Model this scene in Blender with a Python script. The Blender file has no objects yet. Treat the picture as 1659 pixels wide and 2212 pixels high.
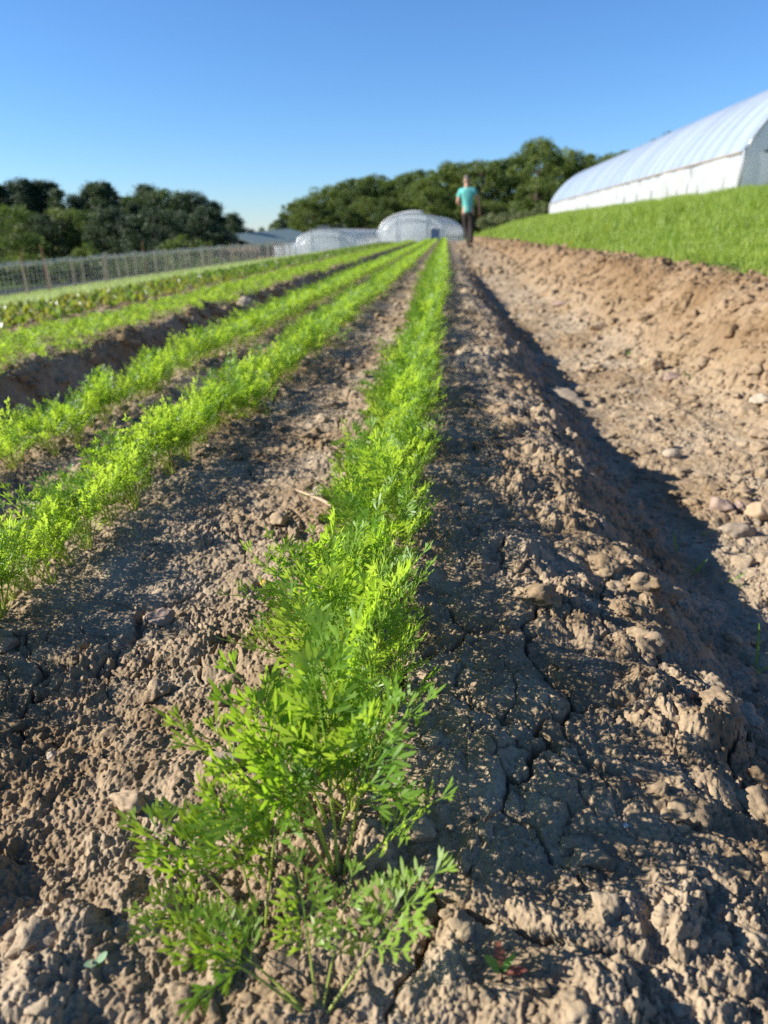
import bpy, math, random
import numpy as np
from mathutils import Vector, Matrix

# ------------------------------------------------------------------ camera, sky, sun
scene = bpy.context.scene
COL = scene.collection
R_ = math.radians
PITCH, YAW, CAM_H = R_(21.34), R_(4.585), 0.40
SUN_EL = 28.0
SUN_DIR = Vector((-math.cos(R_(SUN_EL))*math.cos(R_(5)), -math.cos(R_(SUN_EL))*math.sin(R_(7)), math.sin(R_(SUN_EL))))  # towards the sun

cam_d = bpy.data.cameras.new('camera')
cam = bpy.data.objects.new('camera', cam_d)
COL.objects.link(cam)
cam.location = (0, 0, CAM_H)
cam.rotation_euler = (R_(90) - PITCH, 0, YAW)
cam_d.sensor_fit = 'VERTICAL'
cam_d.sensor_height = 9.8
cam_d.lens = 6.87
cam_d.clip_start, cam_d.clip_end = 0.01, 2000
cam_d.dof.use_dof = True
cam_d.dof.focus_distance = 0.68
cam_d.dof.aperture_fstop = 1.8
scene.camera = cam

world = bpy.data.worlds.new('World')
scene.world = world
world.use_nodes = True
wn = world.node_tree
sky = wn.nodes.new('ShaderNodeTexSky')
sky.sky_type = 'NISHITA'
sky.sun_disc = False
sky.sun_elevation = R_(SUN_EL)
sky.sun_rotation = math.atan2(SUN_DIR.x, SUN_DIR.y)
sky.air_density, sky.dust_density, sky.ozone_density = 1.0, 0.0, 10.0
bg = wn.nodes['Background']
bg.inputs['Strength'].default_value = 0.08
wn.links.new(sky.outputs[0], bg.inputs['Color'])

sun_d = bpy.data.lights.new('sun', 'SUN')
sun_d.energy, sun_d.angle, sun_d.color = 5.0, R_(0.5), (1.0, 0.955, 0.87)
sun = bpy.data.objects.new('sun', sun_d)
COL.objects.link(sun)
sun.rotation_euler = (-SUN_DIR).to_track_quat('-Z', 'Y').to_euler()

vs = scene.view_settings
vs.view_transform, vs.look, vs.gamma, vs.use_curve_mapping = 'Standard', 'None', 1.0, False
vs.exposure = 1.15
scene.cycles.max_bounces = 6
scene.cycles.transparent_max_bounces = 16
scene.cycles.use_denoising = False
scene.cycles.use_adaptive_sampling = False
scene.cycles.sample_clamp_indirect = 3.0

# ------------------------------------------------------------------ helpers
RNG = np.random.default_rng(11)
F_PX, CX, CY = 1550., 829.5, 1106.
cr = np.array([math.cos(YAW), math.sin(YAW), 0]); cf0 = np.array([-math.sin(YAW), math.cos(YAW), 0]); cu0 = np.array([0, 0, 1.])
cfw = cf0*math.cos(PITCH) - cu0*math.sin(PITCH); cup = cf0*math.sin(PITCH) + cu0*math.cos(PITCH)
def ray(px, py): return cr*((px-CX)/F_PX) - cup*((py-CY)/F_PX) + cfw
def at_depth(px, py, t): return np.array([0, 0, CAM_H]) + ray(px, py)*t
def on_ground(px, py):                       # where the line of sight meets the terrain
    d = ray(px, py); lo = 0.2
    for t in np.geomspace(0.2, 300, 900):
        p = np.array([0, 0, CAM_H]) + d*t
        if p[2] < terrain(p[0], p[1]): break
        lo = t
    return np.array([0, 0, CAM_H]) + d*lo

def tag(o, label=None, cat=None, group=None, kind=None):
    for k, v in (('label', label), ('category', cat), ('group', group), ('kind', kind)):
        if v: o[k] = v
    return o
def make_mesh(name, V, F, mats, mi=None, smooth=True):
    me = bpy.data.meshes.new(name)
    V = np.asarray(V, np.float32)
    if isinstance(F, np.ndarray):
        n, k = F.shape
        me.vertices.add(len(V)); me.vertices.foreach_set('co', V.ravel())
        me.loops.add(n*k); me.loops.foreach_set('vertex_index', F.astype(np.int32).ravel())
        me.polygons.add(n)
        me.polygons.foreach_set('loop_start', np.arange(0, n*k, k, dtype=np.int32))
        me.update(calc_edges=True)
    else:
        me.from_pydata(V.tolist(), [], F)
    for m in mats if isinstance(mats, (list, tuple)) else [mats]: me.materials.append(m)
    if mi is not None: me.polygons.foreach_set('material_index', np.asarray(mi, np.int32))
    if smooth: me.polygons.foreach_set('use_smooth', np.ones(len(me.polygons), bool))
    me.update()
    return me
def obj(name, me, parent=None, loc=None, rot=None, scale=None):
    o = bpy.data.objects.new(name, me); COL.objects.link(o)
    if parent is not None: o.parent = parent
    if loc is not None: o.location = loc
    if rot is not None: o.rotation_euler = rot
    if scale is not None: o.scale = scale
    return o
def empty(name, loc=(0, 0, 0), rz=0):
    o = bpy.data.objects.new(name, None); COL.objects.link(o)
    o.location = loc; o.rotation_euler = (0, 0, rz); o.empty_display_size = .05
    return o
class MB:                                     # collects verts and faces for one mesh
    def __init__(s): s.v, s.f, s.m = [], [], []
    def add(s, V, F, mat=0):
        b = len(s.v); s.v.extend([tuple(map(float, p)) for p in V]); s.f.extend([tuple(i+b for i in f) for f in F]); s.m.extend([mat]*len(F))
    def tube(s, P, r, n=6, mat=0, cap=True):
        P = [np.array(p, float) for p in P]; rs = r if hasattr(r, '__len__') else [r]*len(P)
        V, F = [], []
        for i, p in enumerate(P):
            t = P[min(i+1, len(P)-1)] - P[max(i-1, 0)]; t = t/(np.linalg.norm(t)+1e-12)
            a = np.cross(t, [0, 0, 1.] if abs(t[2]) < .9 else [1., 0, 0]); a /= np.linalg.norm(a); b = np.cross(t, a)
            for k in range(n):
                q = 2*math.pi*k/n; V.append(p + rs[i]*(a*math.cos(q) + b*math.sin(q)))
        for i in range(len(P)-1):
            for k in range(n):
                F.append((i*n+k, i*n+(k+1) % n, (i+1)*n+(k+1) % n, (i+1)*n+k))
        if cap: F.append(tuple(range(n-1, -1, -1))); F.append(tuple((len(P)-1)*n+k for k in range(n)))
        s.add(V, F, mat)
    def box(s, c, d, rz=0, mat=0):
        c = np.array(c, float); d = np.array(d, float)/2
        V = [(x, y, z) for x in (-1, 1) for y in (-1, 1) for z in (-1, 1)]
        ca, sa = math.cos(rz), math.sin(rz)
        V = [c + np.array([p[0]*d[0]*ca - p[1]*d[1]*sa, p[0]*d[0]*sa + p[1]*d[1]*ca, p[2]*d[2]]) for p in V]
        s.add(V, [(0, 1, 3, 2), (4, 6, 7, 5), (0, 4, 5, 1), (2, 3, 7, 6), (0, 2, 6, 4), (1, 5, 7, 3)], mat)
    def mesh(s, name, mats, smooth=False): return make_mesh(name, s.v, s.f, mats, s.m, smooth)

# ------------------------------------------------------------------ noise (numpy)
def hsh(ix, iy, s):
    with np.errstate(over='ignore'):
        n = ix.astype(np.uint32)*np.uint32(374761393) + iy.astype(np.uint32)*np.uint32(668265263) + np.uint32((s*2654435761) & 0xffffffff)
        n = (n ^ (n >> np.uint32(13)))*np.uint32(1274126177)
        n = (n ^ (n >> np.uint32(16)))*np.uint32(2246822519)
        return n ^ (n >> np.uint32(13))
def u01(n): return (n & np.uint32(0xffffff)).astype(np.float32)/np.float32(0xffffff)
def perlin(x, y, s=0):
    ix, iy = np.floor(x).astype(np.int64), np.floor(y).astype(np.int64)
    fx, fy = (x-ix).astype(np.float32), (y-iy).astype(np.float32)
    u, v = fx*fx*fx*(fx*(fx*6-15)+10), fy*fy*fy*(fy*(fy*6-15)+10)
    def g(dx, dy):
        a = u01(hsh(ix+dx, iy+dy, s))*np.float32(6.2831853)
        return np.cos(a)*(fx-dx) + np.sin(a)*(fy-dy)
    a = g(0, 0); b = g(1, 0); c = g(0, 1); d = g(1, 1)
    return ((a+(b-a)*u)*(1-v) + (c+(d-c)*u)*v)*1.5
def lumps(x, y, c, s, prob, rlo=.3, rhi=.62, flat=1.0):   # rounded crumbs of cell size c, as a height in metres
    gx, gy = x/c, y/c
    ix, iy = np.floor(gx).astype(np.int64), np.floor(gy).astype(np.int64)
    out = np.zeros(len(x), np.float32)
    for dx in (-1, 0, 1):
        for dy in (-1, 0, 1):
            h1 = hsh(ix+dx, iy+dy, s); h2 = hsh(ix+dx, iy+dy, s+77); h3 = hsh(ix+dx, iy+dy, s+191)
            ex = gx-(ix+dx+u01(h1)); ey = gy-(iy+dy+u01(h2)); w = u01(h3)
            r = rlo+(rhi-rlo)*u01(h3 >> np.uint32(8))
            q = np.clip(1-(ex*ex+ey*ey)/(r*r), 0, 1)
            out = np.maximum(out, np.where(w < prob, np.minimum(1, 1.35*np.sqrt(q))*.86*r*c*flat*(.5+.6*u01(h1 >> np.uint32(7))), 0))
    return out
def cells(x, y, c, s):                        # distance to the border between cells (m), random value of the cell
    gx, gy = x/c, y/c
    ix, iy = np.floor(gx).astype(np.int64), np.floor(gy).astype(np.int64)
    f1 = np.full(len(x), 9., np.float32); f2 = f1.copy(); idv = np.zeros(len(x), np.float32)
    for dx in (-1, 0, 1):
        for dy in (-1, 0, 1):
            h1 = hsh(ix+dx, iy+dy, s); h2 = hsh(ix+dx, iy+dy, s+55)
            d = np.hypot(gx-(ix+dx+u01(h1)), gy-(iy+dy+u01(h2))).astype(np.float32)
            new = d < f1
            f2 = np.where(new, f1, np.minimum(f2, d)); idv = np.where(new, u01(h1 >> np.uint32(5)), idv); f1 = np.where(new, d, f1)
    return (f2-f1)*c*.5, idv
def sstep(a, b, x): t = np.clip((x-a)/(b-a), 0, 1); return t*t*(3-2*t)

# ------------------------------------------------------------------ terrain
PROF = [(-400, -9), (-120, -6.5), (-60, -4.6), (-25, -2.6), (-14, -1.5), (-10, -1.06), (-6.5, -.64), (-4.5, -.36), (-3.3, -.2), (-2.9, -.14), (-2.35, -.125), (-2.2, -.165), (-2.0, -.15), (-1.88, -.06),
        (-1.55, -.035), (-1.45, -.045), (-1.37, -.15), (-1.27, -.195), (-1.14, -.18), (-.96, -.04), (-.8, -.018), (-.49, -.006), (-.05, .0), (.06, -.001), (.13, -.004), (.20, -.012), (.25, -.030), (.30, -.072), (.36, -.128), (.42, -.158), (.53, -.158), (.84, -.128),
        (.92, -.10), (1.09, .02), (1.25, .138), (1.37, .184), (1.56, .195), (3, .42), (5, .75), (8.3, 1.34), (13, 1.40), (18, 1.75), (30, 2.6), (60, 4.5), (120, 7), (400, 10)]
PX = [a for a, b in PROF]; PZ = [b for a, b in PROF]
FZ = list(PZ)
for i, x_ in enumerate(PX):
    if .1 < x_ < 1.0: FZ[i] = {.13: -.003, .20: -.006, .25: -.010, .30: -.018, .36: -.03, .42: -.04, .53: -.035, .84: -.015, .92: .01}[x_]
_tx = np.linspace(-5, 5, 4001); _k = np.exp(-.5*(np.arange(-40, 41)/7.)**2); _k /= _k.sum()
def _sm(z):
    t = np.interp(_tx, PX, z); return np.convolve(np.pad(t, 40, 'edge'), _k, 'valid')
_tn, _tf = _sm(PZ), _sm(FZ)
def terrain(x, y):
    x = np.asarray(x, float); y = np.asarray(y, float)
    x = x + (perlin(x*0+3.3, y*1.3, 5)*.03 + perlin(x*0+8.3, y*5, 6)*.010)*(np.abs(x) < 3)
    m = np.abs(x) < 4.9
    zn = np.where(m, np.interp(x, _tx, _tn), np.interp(x, PX, PZ)); zf = np.where(m, np.interp(x, _tx, _tf), np.interp(x, PX, FZ))
    t = sstep(5, 18, y); z = zn*(1-t)+zf*t
    z = z - np.clip((y-37)*.02, 0, 1.0)*(1-sstep(2, 7, x))
    return z
def soil_amp(x, y):
    return np.interp(x, [-4, -3.3, -2.5, -1.55, -1.42, -1.05, -.95, -.1, .02, .12, .34, .5, .8, 1.0, 1.45, 1.7, 3], [.15, .5, .6, .9, 1.4, 1.4, .8, .85, 1.0, 1.25, 1.25, .85, .8, 1.9, 1.8, .5, .3])
def ground(x, y, sp):                          # full relief; sp = mesh spacing, detail finer than that is left out
    x = np.asarray(x, float); y = np.asarray(y, float); sp = np.asarray(sp, float)+np.zeros(len(x))
    z = terrain(x, y); A = soil_amp(x, y)
    wx = x+.006*perlin(x*22, y*22, 31)+.0012*perlin(x*90, y*90, 33); wy = y+.006*perlin(x*22+9, y*22, 32)+.0012*perlin(x*90+5, y*90, 34)
    for lam, amp, s in ((.9, .012, 1), (.33, .011, 2), (.14, .008, 3), (.06, .0045, 4)):
        z = z+A*amp*perlin(x/lam, y/lam, s)*np.clip(lam/(2*sp)-.5, 0, 1)
    rough = sstep(-.25, .35, perlin(x*5+2, y*5, 41))          # where the crust has broken into crumbs
    rough = rough*np.interp(x, [-1, -.15, .05, .4], [.75, .75, 1.0, 1.0])
    def layer(c, s, prob, k, flat=1., mod=None, **kw):
        m = (sp < c*.45) & (A > .2)
        o = np.zeros(len(x))
        if m.any():
            px_, py_ = wx[m], wy[m]; f = 1/(.42*c)
            n1_ = perlin(px_*f, py_*f, s+400); n2_ = perlin(px_*f+7, py_*f+3, s+401)
            o[m] = lumps(px_+.20*c*n1_, py_+.20*c*n2_, c, s, prob, flat=flat, **kw)*k*np.clip(c/(sp[m]*2)-.6, 0, 1)*(1+.45*n1_*n2_+.30*n2_)
            if mod is not None: o[m] *= mod[m]
        return o
    z = z+A*layer(.16, 101, .30, .30, .45)
    z = z+A*layer(.085, 102, .33, .5, .55, mod=(.35+.65*rough)*(1+.5*sstep(.06, .16, x)))
    z = z+A*layer(.040, 103, .40, .6, .65, mod=.25+.75*rough)
    z = z+A*layer(.019, 104, .50, .7, .75, mod=.25+.75*rough)
    z = z+layer(.009, 105, .55, .9, .8, mod=.3+.7*rough)
    z = z+layer(.0052, 106, .66, 1.15, .95, mod=.5+.5*rough)
    z = z+layer(.0032, 107, .66, 1.2, .95, mod=.55+.45*rough)
    m = sp < .012
    if m.any():
        xm, ym = wx[m], wy[m]
        z[m] += A[m]*.0035*(np.abs(perlin(xm*28, ym*28, 51))*2-.5)*np.clip(.035/(2*sp[m])-.5, 0, 1)
        z[m] += .0018*perlin(xm*70, ym*70, 52)*np.clip(.014/(2*sp[m])-.5, 0, 1)
        z[m] += .0012*perlin(xm*160, ym*160, 53)*np.clip(.006/(2*sp[m])-.5, 0, 1)
        z[m] += .0011*perlin(xm*330, ym*330, 54)*np.clip(.003/(2*sp[m])-.3, 0, 1)
        # dried crust: plates parted by cracks
        cxm = x[m]+.016*perlin(x[m]*13, y[m]*13, 61)+.006*perlin(x[m]*55, y[m]*55, 62)+.0016*perlin(x[m]*210, y[m]*210, 67); cym = y[m]+.016*perlin(x[m]*13+7, y[m]*13, 63)+.006*perlin(x[m]*55+3, y[m]*55, 64)+.0016*perlin(x[m]*210, y[m]*210, 68)
        e, idv = cells(cxm, cym, .115, 201)
        on = sstep(-.05, .25, perlin(x[m]*4+1, y[m]*4+5, 65)+.22*(x[m] > .03))*(sp[m] < .006)*sstep(-1.2, -.8, x[m])*(1-sstep(.33, .5, x[m]))
        w = .0010+.0009*on
        z[m] += on*((idv-.5)*.010*sstep(0, .01, e) - .014*(1-sstep(w*.35, w*1.3, e)) + .003*sstep(0, .02, e))
        e2, idv2 = cells(cxm*1.2+cym*.3, cym, .05, 202)
        on2 = sstep(.1, .4, perlin(x[m]*6+4, y[m]*6+5, 66))*on
        z[m] -= on2*.006*(1-sstep(.0006, .0022, e2))
    return z

# ------------------------------------------------------------------ materials
def mat(name):
    m = bpy.data.materials.new(name); m.use_nodes = True
    nt = m.node_tree
    return m, nt, nt.nodes['Principled BSDF'], nt.nodes['Material Output']
def noise_n(nt, scale, detail=4, rough=.55, vec=None, typ='ShaderNodeTexNoise'):
    n = nt.nodes.new(typ); n.inputs['Scale'].default_value = scale
    if 'Detail' in n.inputs: n.inputs['Detail'].default_value = detail
    if 'Roughness' in n.inputs: n.inputs['Roughness'].default_value = rough
    if vec is not None: nt.links.new(vec, n.inputs['Vector'])
    return n
def ramp(nt, fac, stops):
    r = nt.nodes.new('ShaderNodeValToRGB'); e = r.color_ramp.elements
    while len(e) < len(stops): e.new(.5)
    for k, (p, c) in enumerate(stops): e[k].position = p; e[k].color = (*c, 1) if len(c) == 3 else c
    nt.links.new(fac, r.inputs[0]); return r
def mixc(nt, fac, a, b, typ='MIX'):
    m = nt.nodes.new('ShaderNodeMix'); m.data_type = 'RGBA'; m.blend_type = typ
    for s, v in ((m.inputs[0], fac), (m.inputs[6], a), (m.inputs[7], b)):
        if hasattr(v, 'is_output'): nt.links.new(v, s)
        elif isinstance(v, (int, float)): s.default_value = v
        else: s.default_value = (*v, 1)
    return m.outputs[2]
def bump(nt, h, strength, dist, bsdf):
    b = nt.nodes.new('ShaderNodeBump'); b.inputs['Strength'].default_value = strength; b.inputs['Distance'].default_value = dist
    nt.links.new(h, b.inputs['Height']); nt.links.new(b.outputs[0], bsdf.inputs['Normal'])
def simple(name, c1, c2=None, scale=8, rough=.7, spec=.3, bumpd=0, metal=0):
    m, nt, p, o = mat(name)
    tc = nt.nodes.new('ShaderNodeTexCoord')
    n = noise_n(nt, scale, 5, .6, tc.outputs['Object'])
    c2 = c2 or tuple(v*.7 for v in c1)
    r = ramp(nt, n.outputs[0], [(.3, c2), (.7, c1)])
    nt.links.new(r.outputs[0], p.inputs['Base Color'])
    p.inputs['Roughness'].default_value = rough; p.inputs['Specular IOR Level'].default_value = spec; p.inputs['Metallic'].default_value = metal
    if bumpd: bump(nt, n.outputs[0], .6, bumpd, p)
    return m

def soil_material():
    m, nt, p, o = mat('dry_soil')
    g = nt.nodes.new('ShaderNodeNewGeometry'); pos = g.outputs['Position']
    n1 = noise_n(nt, 3.2, 6, .6, pos); n2 = noise_n(nt, 26, 6, .65, pos); n3 = noise_n(nt, 300, 4, .6, pos); n4 = noise_n(nt, 900, 2, .6, pos)
    crust = ramp(nt, n2.outputs[0], [(.3, (.255, .199, .135)), (.52, (.325, .258, .18)), (.72, (.41, .332, .238))])
    crumb = ramp(nt, n2.outputs[0], [(.3, (.165, .114, .066)), (.55, (.24, .172, .103)), (.75, (.32, .238, .148))])
    f1 = ramp(nt, n1.outputs[0], [(.40, (0, 0, 0)), (.62, (1, 1, 1))])
    c = mixc(nt, f1.outputs[0], crumb.outputs[0], crust.outputs[0])
    f3 = ramp(nt, n3.outputs[0], [(.3, (.72, .70, .68)), (.7, (1.22, 1.2, 1.18))])
    c = mixc(nt, .8, c, f3.outputs[0], 'MULTIPLY')
    f4 = ramp(nt, n4.outputs[0], [(.68, (0, 0, 0)), (.74, (1, 1, 1))])     # pale and dark sand grains
    c = mixc(nt, mixc(nt, .35, (0, 0, 0), f4.outputs[0]), c, (.55, .47, .36))
    # grass zones: right of the bank and left of the beet rows
    sx = nt.nodes.new('ShaderNodeSeparateXYZ'); nt.links.new(pos, sx.inputs[0])
    wob = noise_n(nt, 1.6, 5, .6, pos)
    def math_(op, a, b):
        k = nt.nodes.new('ShaderNodeMath'); k.operation = op; k.use_clamp = op == 'MULTIPLY'
        for s, v in zip(k.inputs, (a, b)):
            if hasattr(v, 'is_output'): nt.links.new(v, s)
            else: s.default_value = v
        return k.outputs[0]
    xw = math_('ADD', sx.outputs[0], math_('SUBTRACT', wob.outputs[0], .5))
    loam = math_('MULTIPLY', math_('SUBTRACT', math_('ADD', sx.outputs[0], math_('SUBTRACT', n1.outputs[0], .5)), .92), 6)
    c = mixc(nt, loam, c, mixc(nt, 1.0, c, (.77, .69, .61), 'MULTIPLY'))     # browner loam thrown up on the bank
    right = math_('MULTIPLY', math_('SUBTRACT', xw, 1.56), 6)
    left = math_('MULTIPLY', math_('SUBTRACT', -3.5, xw), 4)
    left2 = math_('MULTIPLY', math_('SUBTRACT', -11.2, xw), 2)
    gn = noise_n(nt, 9, 5, .7, pos)
    green = ramp(nt, gn.outputs[0], [(.3, (.025, .05, .01)), (.7, (.07, .11, .02))])
    pale = ramp(nt, gn.outputs[0], [(.3, (.20, .25, .09)), (.7, (.30, .35, .15))])
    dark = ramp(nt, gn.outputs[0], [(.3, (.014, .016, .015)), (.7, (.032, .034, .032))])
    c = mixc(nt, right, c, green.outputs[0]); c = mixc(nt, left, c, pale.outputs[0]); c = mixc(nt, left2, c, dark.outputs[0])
    far = math_('MULTIPLY', math_('SUBTRACT', sx.outputs[1], 37.5), 2)
    c = mixc(nt, far, c, green.outputs[0])
    nt.links.new(c, p.inputs['Base Color'])
    p.inputs['Roughness'].default_value = 1.0; p.inputs['Specular IOR Level'].default_value = .04
    h = nt.nodes.new('ShaderNodeMix'); h.inputs[0].default_value = .4
    nt.links.new(n3.outputs[0], h.inputs[2]); nt.links.new(n4.outputs[0], h.inputs[3])
    bump(nt, h.outputs[0], .55, .0016, p)
    return m
M = {'soil': soil_material()}

def leaf_material(name, ca, cb, ta, tb, scale=30, trans=.5, rough=.42, spec=.35):
    m, nt, p, o = mat(name)
    oi = nt.nodes.new('ShaderNodeObjectInfo'); g = nt.nodes.new('ShaderNodeNewGeometry')
    n = noise_n(nt, scale, 3, .6, g.outputs['Position'])
    ad = nt.nodes.new('ShaderNodeMath'); ad.operation = 'MULTIPLY_ADD'; ad.inputs[1].default_value = .35
    nt.links.new(oi.outputs['Random'], ad.inputs[0]); nt.links.new(n.outputs[0], ad.inputs[2])
    r1 = ramp(nt, ad.outputs[0], [(.4, ca), (.85, cb)]); r2 = ramp(nt, ad.outputs[0], [(.4, ta), (.85, tb)])
    nt.links.new(r1.outputs[0], p.inputs['Base Color'])
    p.inputs['Roughness'].default_value = rough; p.inputs['Specular IOR Level'].default_value = spec
    t = nt.nodes.new('ShaderNodeBsdfTranslucent'); nt.links.new(r2.outputs[0], t.inputs[0])
    mx = nt.nodes.new('ShaderNodeMixShader'); mx.inputs[0].default_value = trans
    nt.links.new(p.outputs[0], mx.inputs[1]); nt.links.new(t.outputs[0], mx.inputs[2]); nt.links.new(mx.outputs[0], o.inputs['Surface'])
    return m
M['carrot'] = leaf_material('carrot_leaf', (.10, .215, .018), (.20, .32, .05), (.34, .55, .022), (.52, .67, .06), trans=.52)
M['petiole'] = leaf_material('carrot_stalk', (.32, .40, .07), (.42, .46, .11), (.52, .60, .08), (.62, .66, .12), trans=.4)
M['beet'] = leaf_material('beet_leaf', (.06, .13, .02), (.15, .17, .03), (.22, .38, .03), (.36, .34, .05), scale=3, trans=.4, rough=.33, spec=.45)
M['beet_stem'] = simple('beet_stem', (.22, .06, .05), (.12, .03, .03), 30, .5)
M['grass'] = leaf_material('grass_blade', (.10, .20, .016), (.25, .33, .055), (.22, .40, .025), (.48, .56, .07), scale=3.5, trans=.42)
M['pale_grass'] = leaf_material('pale_grass_blade', (.22, .30, .08), (.36, .42, .17), (.32, .42, .09), (.44, .50, .16), scale=2, trans=.4)
M['oak'] = leaf_material('broad_leaf', (.040, .072, .014), (.11, .145, .026), (.09, .16, .018), (.19, .25, .03), scale=.25, trans=.28, rough=.55)
M['oak_light'] = leaf_material('light_broad_leaf', (.06, .10, .016), (.13, .165, .028), (.12, .20, .02), (.22, .27, .03), scale=.3, trans=.33, rough=.55)
M['pine'] = leaf_material('pine_needle', (.022, .044, .022), (.055, .085, .034), (.04, .08, .025), (.09, .13, .03), scale=.3, trans=.18, rough=.6)
M['bush'] = leaf_material('grey_bush_leaf', (.11, .135, .055), (.19, .20, .09), (.13, .17, .05), (.2, .23, .07), scale=.5, trans=.3, rough=.6)
M['bark'] = simple('bark', (.12, .085, .06), (.06, .045, .035), 6, .9, .1, .02)
M['stone'] = simple('field_stone', (.33, .265, .195), (.22, .17, .12), 60, .85, .2, .002)
M['stone_tan'] = simple('tan_stone', (.38, .28, .18), (.26, .185, .115), 60, .85, .2, .002)
M['stone_pink'] = simple('pink_stone', (.33, .24, .185), (.235, .165, .125), 60, .85, .2, .002)
M['stone_pale'] = simple('pale_stone', (.38, .31, .235), (.27, .22, .16), 60, .8, .25, .001)
M['white'] = simple('white_pebble', (.60, .56, .50), (.44, .40, .35), 80, .6, .4)
M['straw'] = simple('straw', (.40, .31, .20), (.27, .20, .125), 90, .7, .3, .0006)
M['seedling'] = leaf_material('seedling_leaf', (.28, .42, .24), (.36, .50, .30), (.25, .4, .15), (.3, .45, .2), scale=80, trans=.3)
M['weed'] = leaf_material('weed_leaf', (.10, .24, .03), (.16, .30, .05), (.25, .48, .03), (.34, .54, .05), scale=60, trans=.45)
M['red_leaf'] = leaf_material('red_weed_leaf', (.16, .045, .035), (.26, .10, .06), (.30, .09, .04), (.42, .18, .08), scale=60, trans=.4)
M['wood'] = simple('weathered_wood', (.44, .34, .26), (.29, .22, .17), 14, .85, .2, .003)
M['wood_brown'] = simple('brown_wood', (.30, .15, .08), (.18, .09, .05), 14, .85, .2, .003)
M['net'] = simple('net_cord', (.62, .59, .54), (.46, .43, .39), 30, .8, .2)
M['pipe'] = simple('galvanised_pipe', (.55, .56, .57), (.42, .43, .44), 20, .4, .5, 0, .7)
M['dark_pipe'] = simple('dark_metal', (.10, .11, .12), (.06, .065, .07), 20, .5, .4, 0, .3)
M['board'] = simple('hip_board', (.30, .235, .16), (.2, .16, .11), 12, .8, .2, .002)
M['blue_door'] = simple('blue_door', (.05, .085, .16), (.035, .065, .13), 3, .5, .4)
M['roof_green'] = simple('green_metal_roof', (.13, .18, .18), (.10, .14, .14), 2, .6, .3, 0, 0)
M['roof_grey'] = simple('grey_roof', (.16, .18, .21), (.10, .12, .14), 2, .7, .3)
M['barn'] = simple('barn_wall', (.16, .11, .09), (.10, .07, .06), 3, .85, .2)
M['yellow'] = simple('yellow_plastic', (.62, .36, .07), (.50, .28, .05), 9, .5, .4)
M['skin'] = simple('skin', (.50, .27, .18), (.40, .21, .14), 30, .55, .35)
M['shirt'] = simple('teal_cotton', (.16, .50, .44), (.11, .40, .36), 25, .9, .1, .004)
M['trousers'] = simple('dark_trousers', (.055, .045, .040), (.030, .026, .025), 25, .9, .1, .004)
M['cap'] = simple('grey_cap', (.20, .17, .16), (.12, .10, .095), 30, .9, .1)
M['shoe'] = simple('black_shoe', (.025, .023, .022), (.015, .014, .013), 30, .6, .3)

def film_material(name, col, transp, gloss, transl, rough=.22, streak=0.):
    m, nt, p, o = mat(name)
    tc = nt.nodes.new('ShaderNodeTexCoord')
    n = noise_n(nt, 1.4, 4, .6, tc.outputs['Object'])
    r = ramp(nt, n.outputs[0], [(.3, tuple(c*.9 for c in col)), (.7, col)])
    nt.links.new(r.outputs[0], p.inputs['Base Color']); p.inputs['Roughness'].default_value = rough; p.inputs['Specular IOR Level'].default_value = gloss
    t = nt.nodes.new('ShaderNodeBsdfTranslucent'); nt.links.new(r.outputs[0], t.inputs[0])
    a = nt.nodes.new('ShaderNodeMixShader'); a.inputs[0].default_value = transl
    nt.links.new(p.outputs[0], a.inputs[1]); nt.links.new(t.outputs[0], a.inputs[2])
    tr = nt.nodes.new('ShaderNodeBsdfTransparent')
    b = nt.nodes.new('ShaderNodeMixShader'); b.inputs[0].default_value = transp
    nt.links.new(a.outputs[0], b.inputs[1]); nt.links.new(tr.outputs[0], b.inputs[2]); nt.links.new(b.outputs[0], o.inputs['Surface'])
    return m
M['film'] = film_material('greenhouse_film', (.50, .575, .68), .10, 1.0, .30, .13)  # blue of the reflected sky is put into the film's base colour
M['film_white'] = film_material('white_tunnel_film', (.90, .91, .92), .16, .6, .6, .25)
M['curtain'] = film_material('side_curtain_film', (.80, .80, .78), .22, .4, .45, .35)
M['end_film'] = film_material('end_wall_film', (.86, .88, .88), .04, .4, .72, .35)

# ------------------------------------------------------------------ the ground: one sheet, finer towards the camera
def build_ground():
    yb = np.linspace(-2.5, .13, 40, endpoint=False)
    yn = np.geomspace(.13, 9, 1800, endpoint=False)
    yf = np.geomspace(9, 600, 230)
    Y = np.concatenate([yb, yn, yf])
    S = np.concatenate([np.linspace(-1.7, -.66, 110, endpoint=False), np.linspace(-.66, .53, 1400, endpoint=False), np.linspace(.53, 1.7, 110)])
    W = np.maximum(Y, .13)+.45
    X = W[:, None]*S[None, :]; YY = np.repeat(Y[:, None], len(S), 1)
    dx = np.gradient(S)[None, :]*W[:, None]; dy = np.repeat(np.gradient(Y)[:, None], len(S), 1)
    sp = np.maximum(dx, dy*.6)
    z = ground(X.ravel(), YY.ravel(), sp.ravel())
    V = np.stack([X.ravel(), YY.ravel(), z], 1)
    nr, nc = X.shape
    i = (np.arange(nr-1)[:, None]*nc+np.arange(nc-1)[None, :]).ravel()
    F = np.stack([i, i+1, i+nc+1, i+nc], 1)
    o = obj('ground', make_mesh('ground', V, F, M['soil']))
    tag(o, kind='structure')
build_ground()
def gz(x, y, sp=.004): return float(ground(np.array([x]), np.array([y]), np.array([sp]))[0])

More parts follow.
